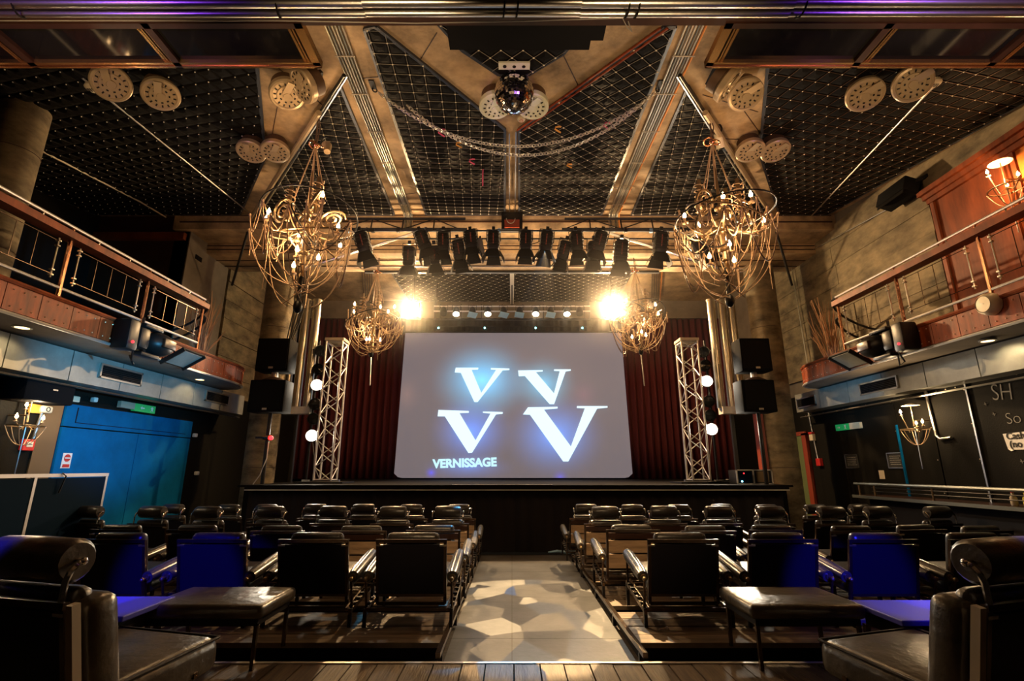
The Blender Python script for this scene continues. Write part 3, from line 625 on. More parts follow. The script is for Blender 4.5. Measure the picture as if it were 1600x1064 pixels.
# ------------------------------------------------------------------ swagged chain, its hooks and party streamers
t = thing('steel_chain', 'doubled steel chain swagged across the ceiling below the mirror ball', 'chain', (0, 4.8, 4.75))
def chain(p, q, sag, n, r, parent, m='alu'):
    p, q = Vector(p), Vector(q); P = [p.lerp(q, i/n)-Vector((0, 0, sag*4*(i/n)*(1-i/n))) for i in range(n+1)]; b = MB()
    for i in range(n):
        a, c = P[i], P[i+1]; d = (c-a).normalized(); u = d.cross(Vector((0, 0, 1))).normalized(); w_ = d.cross(u)
        if i % 2: u = w_
        L = (c-a).length*.68; mid = (a+c)/2
        b.tube([mid+d*(L*math.cos(k*PI/4))+u*(r*2.4*math.sin(k*PI/4)) for k in range(8)], r*.75, 4, True)
    o = b.build('chain_links', m, parent); o['kind'] = 'stuff'; return P
chain((-1.30, 4.10, cz(4.1)-.05), (1.40, 4.10, cz(4.1)-.05), .60, 96, .0065, t)
chain((-1.05, 4.24, cz(4.24)-.10), (1.36, 4.12, cz(4.1)-.06), .62, 90, .0065, t)
for x in (-1.34, 1.42):
    h = thing('ceiling_hook', 'black eye plate holding the %s end of the chain' % ('left' if x < 0 else 'right'), 'hook', (x, 4.06, cz(4.06)))
    MB().box((x, 4.02, cz(4.02)-.012), (.05, .11, .02)).build('plate', 'dark', h); MB().ring((x+.01*(-1 if x > 0 else 1), 4.07, cz(4.07)-.04), .022, .007, 12, 5, Euler((PI/2, 0, .5)).to_matrix()).build('eye', 'dark', h)
for x, y, m, l, s in ((-.78, 4.75, 'pink', 'pink curl of paper under the left quilted panel', 1), (-.62, 5.05, 'yellow', 'amber scrap of streamer under the left quilted panel', .7), (-.50, 5.45, 'pink', 'short pink strand of streamer right of the amber scrap', .8), (-.38, 5.75, 'pink', 'long straight pink streamer hanging from the left quilted panel', 2.4), (.5, 4.7, 'yellow', 'amber scrap of streamer under the right quilted panel', .8), (1.02, 4.62, 'pink', 'pink scrap of paper near the right chain end', .9), (.73, 5.6, 'yellow', 'small amber scrap low on the right quilted panel', .5)):
    z = cz(y)-.04; pts = [(x+.035*math.sin(k*1.3)*(s < 2), y+.02*math.cos(k*1.1), z-.10*s*k/6) for k in range(7)]
    b = MB(); b.tube(pts, .009, 5); tag(b.build('paper_streamer', m), l, 'streamer')
# ------------------------------------------------------------------ overhead beam with pipes near the camera, glazed frames, black box
t = struct(MB().b2((-4.2, 2.02, 3.95), (4.2, 2.40, 4.15)).build('trim_near_beam', 'darkwood'))
for i, (y, z, r) in enumerate(((2.40, 3.915, .030), (2.47, 3.91, .022), (2.455, 3.965, .02))):
    for j, (x0, x1) in enumerate(((-4.2, -.9), (-.9, .42), (.42, 1.7), (1.7, 4.2))):
        if i == 2 and j: continue
        if i == 2: x1 = 4.2
        MB().tube([(x0, y, z+.006*(j % 2)), (x1, y, z+.006*(j % 2))], r, 12).build('overhead_pipe', 'steel' if i < 2 else 'dark', t, True)
for x in (-1.42, -.05, .03, .70, .76, 1.76, -3.0): MB().ring((x, 2.435, 3.93), .062, .006, 14, 5, Euler((0, PI/2, .12)).to_matrix()).build('cable_tie', 'black', t)
MB().b2((-4.2, 2.50, 3.98), (4.2, 2.62, 4.04)).build('beam_flange', 'darkwood', t)
MB().tube([(-4, 2.56, 3.955), (-1.5, 2.57, 3.965), (-.6, 2.57, 3.945), (0, 2.565, 3.955), (.7, 2.55, 3.965), (.73, 2.56, 3.90), (.76, 2.57, 3.88), (.74, 2.57, 3.96)], .004, 5).build('loose_cable', 'cord', t, True)
for sx, xs in ((-1, (-1.36, -2.35, -3.38, -4.4)), (1, (1.38, 2.42, 3.38, 4.4))):
    t = thing('glazed_ceiling_frame', 'gilt-edged frame of dark glass panes hanging overhead on the %s' % ('left' if sx < 0 else 'right'), 'glass frame', (sx*2.6, 2.8, 4.0))
    x0, x1 = xs[0], xs[-1]
    MB().b2((x0, 2.92, 3.975), (x1, 2.97, 4.03)).build('front_rail', 'gold' if 1 else '', t); MB().b2((x0, 2.60, 3.975), (x1, 2.64, 4.03)).build('rear_rail', 'darkwood', t)
    MB().b2((x0+sx*.0, 2.945, 3.968), (x1, 2.955, 3.976)).build('front_bead', 'rail', t)
    for i, x in enumerate(xs):
        MB().b2((x, 2.6, 3.975), (x+sx*.05, 2.97, 4.03)).build('mullion', 'darkwood' if i else 'gold', t)
        MB().b2((x+sx*.052, 2.64, 3.985), (x+sx*.062, 2.93, 3.995)).b2((x+sx*.075, 2.64, 3.985), (x+sx*.085, 2.93, 3.995)).b2((x+sx*.095, 2.64, 3.99), (x+sx*.112, 2.93, 4.0)).build('gilt_bead', 'gold', t)
    for i in range(3):
        MB().b2((xs[i]+sx*.05, 2.64, 4.005), (xs[i+1], 2.92, 4.015)).build('pane', 'glass', t)
t = thing('black_box', 'long black rolled-screen box above the mirror ball', 'box', (0, 3.22, 4.52))
MB().b2((-.50, 3.02, 4.46), (.62, 3.30, 4.58)).build('casing', 'black', t); MB().b2((.62, 3.02, 4.47), (.72, 3.22, 4.57)).build('end_motor', 'black', t)
# ------------------------------------------------------------------ theatre lanterns on the front bar
bar = thing('lighting_truss', 'dark lighting truss below the crossbeam carrying the lanterns', 'truss', (0, 7.2, 4.9))
for y, z, x0, x1, r in ((7.2, 4.84, -2.75, 2.75, .020), (7.2, 4.70, -2.75, 2.75, .014), (7.3, 5.10, -2.9, -.75, .022), (7.3, 4.92, -2.9, -.72, .022), (7.3, 5.10, .85, 3.0, .022), (7.3, 4.92, .80, 3.0, .022)):
    MB().tube([(x0, y, z), (x1, y, z)], r, 8).build('truss_pipe', 'dark', bar, True)
for sx in (-1, 1):
    xx = [.85, 1.25, 1.75, 2.25, 2.8]
    for i in range(4):
        MB().tube([(sx*xx[i], 7.3, 5.10 if i % 2 else 4.92), (sx*xx[i+1], 7.3, 4.92 if i % 2 else 5.10)], .010, 5).build('brace', 'dark', bar)
    for q in xx[1:]: MB().tube([(sx*q, 7.3, 5.10), (sx*q, 7.22, 4.84)], .012, 5).build('hanger', 'dark', bar)
for i in range(14):
    x = -2.6+i*.4; MB().box((x, 7.2, 4.84), (.05, .05, .06)).build('clamp', 'gelx' if i % 3 == 0 else 'dark', bar)
MB().tube([(.05+.10*math.sin(k), 7.18, 4.70-.06*math.sin(PI*k/8)-.0) if k in (0,) else (.1+k*.05, 7.18, 4.70-.10*math.sin(PI*k/8)) for k in range(9)], .006, 5).build('loop_cable', 'black', bar, True)
def lantern(label, x, z, lean, tip, big=1.0, open_=.35, gel=None, cat='stage light', grp='lanterns on the front lighting truss'):
    t = thing('theatre_lantern', label, cat, (0, 0, 0), grp, world=False); t.location = (x, 7.16, z); t.rotation_euler = (tip, lean, 0)
    s = big*1.15
    b = MB().rbox((0, 0, -.17*s), (.15*s, .15*s, .27*s), .03*s, 2)
    b.build('lantern_body', 'dark', t, True)
    f = MB()
    for k in range(5): f.box((0, 0, (-.07-k*.045)*s), (.162*s, .162*s, .008))
    f.build('cooling_fin', 'dark', t)['kind'] = 'stuff'
    MB().box((0, -.078*s, -.16*s), (.014, .006, .14*s)).build('slot', 'slot', t)
    MB().tube([(-.09*s, 0, -.17*s), (-.09*s, 0, 0), (.09*s, 0, 0), (.09*s, 0, -.17*s)], .008, 5).build('yoke', 'dark', t)
    MB().box((0, 0, .015), (.05, .04, .06)).build('clamp', 'dark', t)
    MB().lathe([(.07*s, -.305*s), (.07*s, -.33*s), (0, -.33*s)], n=16).build('lens', 'case', t)
    w_ = .085*s; d = .13*s; o_ = open_*.1*s; z0 = -.31*s
    for k, (ux, uy) in enumerate(((1, 0), (-1, 0), (0, 1), (0, -1))):
        px, py = -uy, ux
        A = [(ux*w_*.9+px*w_*.8, uy*w_*.9+py*w_*.8, z0), (ux*w_*.9-px*w_*.8, uy*w_*.9-py*w_*.8, z0), (ux*(w_+o_)-px*w_*1.15, uy*(w_+o_)-py*w_*1.15, z0-d), (ux*(w_+o_)+px*w_*1.15, uy*(w_+o_)+py*w_*1.15, z0-d)]
        B = [(a[0]+ux*.004, a[1]+uy*.004, a[2]) for a in A]
        MB().add(A+B, [(0, 1, 2, 3), (7, 6, 5, 4), (0, 4, 5, 1), (1, 5, 6, 2), (2, 6, 7, 3), (3, 7, 4, 0)]).build('barn_door', gel or 'dark', t)
        gel = None
    return t
OR = ['leftmost', 'second', 'third', 'fourth', 'fifth', 'sixth', 'seventh', 'eighth', 'ninth', 'tenth', 'eleventh', 'twelfth', 'thirteenth', 'fourteenth', 'rightmost']
LN = ((-2.40, 4.84, -.30, .1, 1.15, None), (-1.60, 4.60, .05, .3, 1.0, None), (-1.46, 4.84, -.35, 0, 1.1, None), (-1.22, 4.60, -.1, .25, .95, None), (-1.08, 4.84, -.03, .1, 1.05, 'greybox'), (-.86, 4.70, -.15, .2, 1.05, None),
      (-.66, 4.84, -.12, -.1, 1.05, None), (-.29, 4.84, .0, 0, 1.05, None), (.22, 4.84, .03, 0, 1.05, None), (.56, 4.84, .12, .05, 1.1, 'gelx'), (.86, 4.68, .25, .2, 1.0, None), (1.0, 4.84, -.06, .1, 1.05, None), (1.28, 4.68, .05, .25, 1.0, None), (1.43, 4.84, .28, .1, 1.1, 'greybox'), (1.72, 4.70, .10, .1, 1.15, None), (2.35, 4.84, .12, .1, 1.15, None), (2.78, 4.72, -.65, .1, 1.1, None))
for i, (x, z, le, ti, s, gl) in enumerate(LN):
    side = 'left of the middle' if x < 0 else 'right of the middle'
    k = sum(1 for q in LN if (q[0] < 0) == (x < 0) and abs(q[0]) < abs(x))
    lantern('black lantern with barn doors, %s one %s of the front lighting truss' % (['first', 'second', 'third', 'fourth', 'fifth', 'sixth', 'seventh', 'outermost', 'farthest'][k], side), x, z, le, ti, s, .35+.2*(i % 2), gl)
t = thing('small_silver_lantern', 'small pale profile lantern among the black ones, left of the middle', 'stage light', (-.50, 7.15, 4.66))
MB().tube([(-.50, 7.15, 4.66), (-.46, 7.10, 4.40)], [.04, .045], 12).build('lantern_body', 'alu', t, True); MB().tube([(-.50, 7.15, 4.72), (-.50, 7.15, 4.66)], .015, 6).build('clamp', 'dark', t)
t = thing('red_curtain_box', 'red-fronted dark box mounted in the middle of the crossbeam', 'box', (0, 7.42, 5.05))
MB().b2((-.17, 7.30, 4.92), (.17, 7.43, 5.22)).build('casing', 'dark', t); MB().b2((-.12, 7.285, 4.94), (.12, 7.30, 5.08)).build('red_front', 'redpost', t)
MB().tube([(-.02+.07*math.cos(a), 7.28, 5.10+.09*math.sin(a)) for a in [PI+k*PI/8 for k in range(9)]], .006, 5).build('loop_cable', 'cord', t)
t = thing('blinder_lamp', 'blazing square blinder lamp left above the screen', 'stage light', (-2.14, 10.2, 4.49)); MB().rbox((-2.14, 10.28, 4.49), (.34, .2, .34), .02, 2).build('casing', 'dark', t)
MB().b2((-2.26, 10.165, 4.35), (-2.02, 10.18, 4.63)).build('lamp_face', 'blind', t); MB().tube([(-2.14, 10.28, 4.64), (-2.14, 10.28, 5.30)], .02, 6).build('drop_pole', 'dark', t)
t = thing('blinder_lamp', 'blazing round blinder lamp right above the screen', 'stage light', (2.15, 10.2, 4.49)); MB().rbox((2.15, 10.28, 4.49), (.36, .2, .36), .05, 2).build('casing', 'dark', t)
MB().lathe([(0, 0), (.19, 0), (.19, .015), (0, .015)], (2.15, 10.17, 4.49), 24, Matrix.Rotation(PI/2, 3, 'X')).build('lamp_face', 'blind', t); MB().tube([(2.15, 10.28, 4.64), (2.15, 10.28, 5.30)], .02, 6).build('drop_pole', 'dark', t)
# ------------------------------------------------------------------ rear bar with cans
bar2 = thing('rear_lighting_bar', 'pale pipe bar above the screen carrying the small cans', 'lighting bar', (0, 10.6, 4.7))
for z in (4.72, 4.60, 4.40): MB().tube([(-1.75, 10.62, z), (1.75, 10.62, z)], .016, 8).build('bar_pipe', 'alu' if z > 4.5 else 'dark', bar2, True)
for x in (-1.7, 0, 1.7): MB().tube([(x, 10.62, 4.72), (x, 10.62, 5.30)], .012, 6).build('hanger', 'dark', bar2)
for i in range(8): MB().tube([(-1.6+i*.46, 10.62, 4.40), (-1.6+i*.46, 10.62, 4.76)], .010, 5).build('drop', 'dark', bar2)
CN = ((-1.52, 0), (-1.24, 1), (-.88, 2), (-.54, 1), (-.19, 2), (.17, 3), (.53, 1), (.86, 3), (1.22, 1), (1.5, 0))
for i, (x, k) in enumerate(CN):
    l = {0: 'unlit small can at the %s end of the rear bar' % ('left' if x < 0 else 'right'), 1: 'lit white-hot can, %s of the four on the rear bar' % ['', 'leftmost', '', 'second', '', '', 'third', '', 'rightmost', ''][i] if k == 1 else '', 2: 'can with a pale blue gel frame, %s of the left pair on the rear bar' % ('outer' if x < -.5 else 'inner'), 3: 'can with a pale blue gel frame, %s of the right pair on the rear bar' % ('inner' if x < .5 else 'outer')}[k]
    t = thing('par_can', l, 'stage light', (0, 0, 0), 'small cans on the rear bar', world=False); t.location = (x, 10.55, 4.62); t.rotation_euler = (-.45, 0, .12*(-1 if x > 0 else 1))
    MB().lathe([(.0, .08), (.05, .06), (.075, 0), (.08, -.12), (.075, -.125), (.07, -.10), (0, -.09)], (0, 0, -.02), 16).build('can', 'dark', t, True)
    MB().tube([(-.09, 0, -.03), (-.09, 0, .12), (.09, 0, .12), (.09, 0, -.03)], .007, 5).build('yoke', 'dark', t)
    if k == 1: MB().lathe([(0, 0), (.068, 0), (.068, .01), (0, .01)], (0, 0, -.15), 16).build('lens', 'lens', t)
    if k >= 2: MB().box((0, 0, -.17), (.20, .17, .008), (0, 0, .25)).build('gel_frame', 'gelb', t)
pb = thing('pin_spot_bar', 'thin dark bar above the screen carrying the tiny pin spots', 'lighting bar', (0, 11.7, 4.55)); MB().tube([(-2.0, 11.7, 4.56), (2.0, 11.7, 4.56)], .016, 6).build('bar_pipe', 'dark', pb)
for x in (-1.9, 1.9): MB().tube([(x, 11.7, 4.56), (x, 11.7, 5.30)], .012, 6).build('hanger', 'dark', pb)
for i, x in enumerate((-1.78, -.66, .57, 1.70)):
    t = thing('pin_spot', ['tiny star-bright pin spot over the left end of the screen', 'tiny cyan pin spot over the screen, left of the middle', 'tiny cyan pin spot over the screen, right of the middle', 'tiny star-bright pin spot over the right end of the screen'][i], 'spotlight', (x, 11.6, 4.5))
    MB().tube([(x, 11.70, 4.53), (x, 11.60, 4.49)], .035, 12).build('pin_body', 'dark', t, True); MB().ball((x, 11.585, 4.485), .022, 8).build('lens', 'ledc', t)
# ------------------------------------------------------------------ truss towers and their lamps
def tower(sx, label):
    x0 = sx*3.18; y = 8.80; w_ = .145
    t = thing('truss_tower', label, 'truss tower', (x0, y, .96))
    z0, z1 = 1.0, 3.42
    C = [(x0+a*w_, y+b*w_) for a, b in ((-1, -1), (1, -1), (1, 1), (-1, 1))]
    for cx, cy in C: MB().tube([(cx, cy, z0), (cx, cy, z1)], .018, 10).build('chord', 'alu', t, True)
    n = 11; dz = (z1-z0)/n
    for k in range(4):
        p, q = C[k], C[(k+1) % 4]
        for i in range(n):
            a, b = (p, q) if (i+k) % 2 else (q, p)
            MB().tube([(*a, z0+i*dz), (*b, z0+(i+1)*dz)], .009, 6).build('diagonal', 'alu', t, True)
        for z in (z0+.01, z1-.03): MB().tube([(*p, z), (*q, z)], .012, 6).build('cross_tube', 'alu', t)
    MB().b2((x0-.17, y-.17, z1), (x0+.17, y+.17, z1+.05)).build('top_plate', 'greybox', t)
    MB().b2((x0-.40, y-.32, .957), (x0+.40, y+.32, .98)).build('base_plate', 'dark', t)
    for k in (-1, 1): MB().box((x0+k*.25, y-.2, 1.0), (.12, .06, .03)).build('base_clamp', 'steel', t)
tower(-1, 'square aluminium truss tower on the left of the stage'); tower(1, 'square aluminium truss tower on the right of the stage')
for sx, zs in ((-1, ((3.28, 0), (2.93, 0), (2.64, 1), (2.30, 0), (2.04, 0), (1.75, 1))), (1, ((3.26, 0), (3.0, 0), (2.71, 1), (2.35, 0), (2.10, 0), (1.86, 1)))):
    for i, (z, lit) in enumerate(zs):
        x = sx*3.50
        t = thing('side_lantern', '%s lantern beside the %s tower, %s from the top' % ('lit glaring' if lit else 'unlit black', 'left' if sx < 0 else 'right', ['first', 'second', 'third', 'fourth', 'fifth', 'sixth'][i]), 'stage light', (0, 0, 0), 'lanterns beside the truss towers', world=False)
        t.location = (x, 8.86, z); t.rotation_euler = (PI/2, 0, sx*-.25) if lit or i else (PI/2+.3, 0, sx*-.5)
        MB().lathe([(0, -.2), (.07, -.18), (.10, -.06), (.105, .06), (.10, .065), (.09, .03), (0, .025)], n=18).build('can', 'dark', t, True)
        MB().tube([(-.115, 0, 0), (-.115, 0, -.14), (.115, 0, -.14), (.115, 0, 0)], .009, 5).build('yoke', 'dark', t)
        MB().lathe([(0, .03), (.088, .03), (.088, .045), (0, .05)], n=18).build('lens', 'lens' if lit else 'glass', t)
    tag(MB().tube([(sx*3.58, 8.98, .96), (sx*3.58, 8.98, 3.5)], .022, 8).build('lantern_stand_pole', 'dark', None, True), 'dark pole carrying the lanterns beside the %s tower' % ('left' if sx < 0 else 'right'), 'pole')
    prod('hanging_cable', 'cable curling down from the lanterns by the %s tower' % ('left' if sx < 0 else 'right'), 'cable', [(sx*3.50, 8.85, 1.75), (sx*3.42, 8.84, 1.4), (sx*3.40, 8.82, 1.15), (sx*3.34, 8.80, .99)], .007, 'cord', n=5)
# ------------------------------------------------------------------ tall pipes, loudspeakers
for sx, xs in ((-1, (-4.10, -3.90, -3.70)), (1, (3.78, 3.98, 4.16))):
    t = thing('pipe_cluster', 'three tall dull metal pipes beside the %s stage column' % ('left' if sx < 0 else 'right'), 'pipes', (xs[1], 9.0, 2.2))
    MB().b2((xs[1]-.03, 9.05, .96), (xs[1]+.03, 9.11, 2.2)).build('support_post', 'dark', t)
    for x in xs: MB().tube([(x, 9.0, 2.25), (x, 9.0, 4.30)], .075, 18).tube([(x, 9.0, 4.27), (x, 9.0, 4.31)], .085, 18).build('tall_pipe', 'brass' if 0 else 'conduit', t, True)
    MB().b2((xs[0]-.02, 8.9, 2.14), (xs[2]+.09, 9.1, 2.27)).build('foot_box', 'white', t)
    xa, xb = (-4.13, -3.59) if sx < 0 else (3.68, 4.19)
    n_ = 'left' if sx < 0 else 'right'
    t = thing('loudspeaker', 'upper black loudspeaker of the %s stack by the stage' % n_, 'loudspeaker', ((xa+xb)/2, 8.3, 2.74))
    MB().rbox(((xa+xb)/2, 7.99, 2.98), (xb-xa-.02, .32, .54), .015, 2).build('cabinet', 'case', t, True); MB().b2((xa+.03, 7.82, 2.75), (xb-.03, 7.835, 3.21)).build('grille', 'black', t)
    MB().box(((xa+xb)/2, 7.815, 2.76), (.07, .006, .03)).build('badge', 'greybox', t)
    t2 = thing('loudspeaker', 'lower black loudspeaker of the %s stack by the stage' % n_, 'loudspeaker', ((xa+xb)/2, 8.3, 2.08))
    o_ = .03*sx*-1 if sx > 0 else -.02
    MB().rbox(((xa+xb)/2+o_, 7.99, 2.31), (xb-xa+.02, .32, .51), .015, 2).build('cabinet', 'case', t2, True); MB().b2((xa+.03+o_, 7.82, 2.09), (xb-.03+o_, 7.835, 2.53)).build('grille', 'black', t2)
    MB().box(((xa+xb)/2+o_, 7.815, 2.10), (.07, .006, .03)).build('badge', 'greybox', t2)
    MB().tube([((xa+xb)/2, 7.99, 2.56), ((xa+xb)/2, 7.99, 2.71)], .05, 12).build('pole_mount', 'steel', t)
    MB().lathe([(.19, 0), (.10, .05), (0, .05)], ((xa+xb)/2, 7.99, 2.57), 24).build('pole_flange', 'brown', t2, True)
    tag(MB().tube([((xa+xb)/2, 8.0, .96), ((xa+xb)/2, 8.0, 2.06)], .03, 10).build('speaker_pole', 'dark', None, True), 'dark pole under the %s loudspeaker stack' % n_, 'pole')
# hanging cables by the left column
for k in range(5): prod('hanging_cable', ['outermost', 'second', 'middle', 'fourth', 'innermost'][k]+' of the dark cables hanging by the left stage column', 'cable', [(-4.0+.05*k, 8.6, 4.8), (-3.95+.05*k+.03*math.sin(k), 8.6, 4.0), (-3.98+.03*k, 8.5, 3.3)], .010, 'dark', 'cables by the left column', 5)
t = thing('small_spot', 'small reddish spotlight on the left column with a looping cable', 'spotlight', (-3.80, 8.0, 1.66))
MB().tube([(-3.92, 8.0, 1.67), (-3.78, 7.93, 1.66)], [.035, .05], 14).build('spot_body', 'rail', t, True); MB().ball((-3.77, 7.925, 1.66), .035, 10).build('lens', 'led', t); MB().bar((-4.06, 8.03, 1.67), (-3.9, 8.0, 1.67), .03).build('arm', 'dark', t)
MB().tube([(-3.82, 7.97, 1.60), (-3.82, 7.97, 1.35), (-3.90, 7.98, 1.10), (-4.0, 8.0, .96)], .008, 5).build('cable', 'white', t, True)
t = thing('equipment_case', 'small open equipment case glowing blue on the right edge of the stage', 'equipment', (3.83, 8.3, .957))
MB().b2((3.55, 8.15, .958), (4.10, 8.45, 1.17)).build('case_body', 'dark', t)
f = MB()
for a, b in (((3.54, 8.13, .957), (3.56, 8.15, 1.18)), ((3.80, 8.13, .957), (3.82, 8.15, 1.18)), ((4.09, 8.13, .957), (4.11, 8.15, 1.18)), ((3.54, 8.13, 1.165), (4.11, 8.15, 1.18)), ((3.54, 8.13, .957), (4.11, 8.15, .97))): f.b2(a, b)
f.build('edge_frame', 'alu', t); MB().b2((3.86, 8.14, .99), (4.05, 8.15, 1.15)).build('front_panel', 'brass', t); MB().b2((3.58, 8.14, .98), (3.78, 8.15, 1.15)).build('blue_face', 'navy', t)
MB().ball((3.66, 8.135, 1.12), .012, 6).build('indicator', 'led', t); MB().ball((3.62, 8.135, 1.0), .014, 6).build('lamp', 'ledc', t)
t = thing('cable_heap', 'low tangle of black boxes and cable at the foot of the right tower', 'cables', (3.4, 8.6, .96))
for k in range(4): MB().tube([(3.3+.1*k+.08*math.cos(a), 8.5+.05*math.sin(a), .985+.01*k) for a in [j*PI/5 for j in range(9)]], .012, 5).build('cable_loop', 'dark', t, True)
# ------------------------------------------------------------------ moving heads and shutter mirrors on the balcony fronts
for sx, x, y, z in ((-1, -4.16, 5.62, 2.60), (1, 4.50, 5.95, 2.66)):
    n_ = 'left' if sx < 0 else 'right'
    t = thing('moving_head', 'big black moving-head light clamped to the %s balcony front' % n_, 'stage light', (x, y, z))
    MB().rbox((x+sx*.02, y-.42, z), (.20, .16, .34), .03, 2).build('base', 'dark', t, True)
    MB().ball((x-sx*.105, y-.46, z-.09), .016, 8).build('indicator', 'led', t)
    MB().rbox((x, y-.26, z), (.18, .16, .24), .04, 2).build('yoke_hub', 'dark', t, True)
    MB().rbox((x, y-.10, z+.16), (.12, .30, .05), .02, 2).build('yoke_arm', 'dark', t, True); MB().rbox((x, y-.10, z-.16), (.12, .30, .05), .02, 2).build('yoke_arm', 'dark', t, True)
    MB().ball((x, y+.04, z), .17, 20, (1.0, 1.25, .82)).build('head', 'dark', t, True)
    MB().rbox((x-sx*.15, y+.03, z+.0), (.05, .20, .11), .015, 2).build('head_recess', 'darkwood', t, True)
    MB().tube([(x, y-.3, z-.15), (x+.03, y-.33, z-.27), (x+.01, y-.27, z-.30), (x-.02, y-.31, z-.20)], .01, 5).build('cable', 'dark', t, True)
    MB().bar((x+sx*.02, y-.2, z+.1), (x+sx*.10, y-.1, z+.28), .03).build('hook_clamp', 'steel', t)
    t = thing('tilted_reflector', 'tilted flat black-framed reflector beside the %s moving head' % n_, 'reflector', (x, y+.55, z-.06))
    MB().box((x-sx*.03, y+.50, z-.06), (.30, .42, .02), (0, sx*.55, 0)).build('back_plate', 'dark', t); MB().box((x-sx*.035, y+.50, z-.073), (.26, .36, .006), (0, sx*.55, 0)).build('reflector', 'duct', t)
    for k in (-1, 1): MB().box((x-sx*.03, y+.50+k*.21, z-.075), (.32, .02, .05), (0, sx*.55, 0)).build('side_flap', 'dark', t)
    MB().tube([(x, y+.50, z-.05), (x+sx*.12, y+.5, z+.04)], .012, 6).build('stem', 'dark', t)
t = thing('round_speaker', 'round pinkish ceiling-type speaker on the right balcony front', 'speaker', (4.6, 4.62, 2.72))
Rx = Euler((0, -PI/2, 0)).to_matrix()
MB().lathe([(.0, .055), (.08, .05), (.100, .03), (.105, .0), (.108, -.01), (.108, -.04)], (4.585, 4.56, 2.73), 32, Rx).build('speaker_shell', 'cream', t, True)
MB().ring((4.533, 4.56, 2.73), .078, .003, 28, 4, Rx).build('groove', 'greybox', t); MB().box((4.527, 4.56, 2.735), (.004, .03, .006), (.3, 0, 0)).build('badge', 'white', t)
t = thing('wall_speaker', 'slanted black speaker box high on the right concrete wall', 'speaker', (5.15, 6.0, 4.72)); MB().rbox((5.15, 5.95, 4.74), (.22, .50, .20), .012, 2, (0, .35, 0)).build('cabinet', 'case', t, True)
MB().box((5.045, 5.95, 4.705), (.01, .46, .16), (0, .35, 0)).build('grille', 'black', t); MB().bar((5.2, 5.72, 4.78), (5.36, 5.6, 4.84), .04).build('bracket', 'dark', t)
for x, y, l, sd in ((-4.75, 7.35, 'left', 1), (5.02, 7.6, 'right', 2)):
    R_ = random.Random(sd); b = MB()
    for k in range(46):
        a = R_.uniform(0, 2*PI); q = R_.uniform(.05, .42); h = R_.uniform(.45, 1.15); p = [(x+R_.uniform(-.06, .06), y+R_.uniform(-.08, .08), 2.74)]
        for i in range(1, 5): p.append((p[0][0]+q*.5*math.cos(a)*i/4+R_.uniform(-.02, .02), p[0][1]+q*math.sin(a)*i/4+R_.uniform(-.02, .02), 2.74+h*i/4))
        b.tube(p, [.008, .007, .006, .005, .003], 4)
    tag(b.build('dry_branches', 'twig'), 'sheaf of dry bare branches at the stage end of the %s balcony' % l, 'branches', kind='stuff')
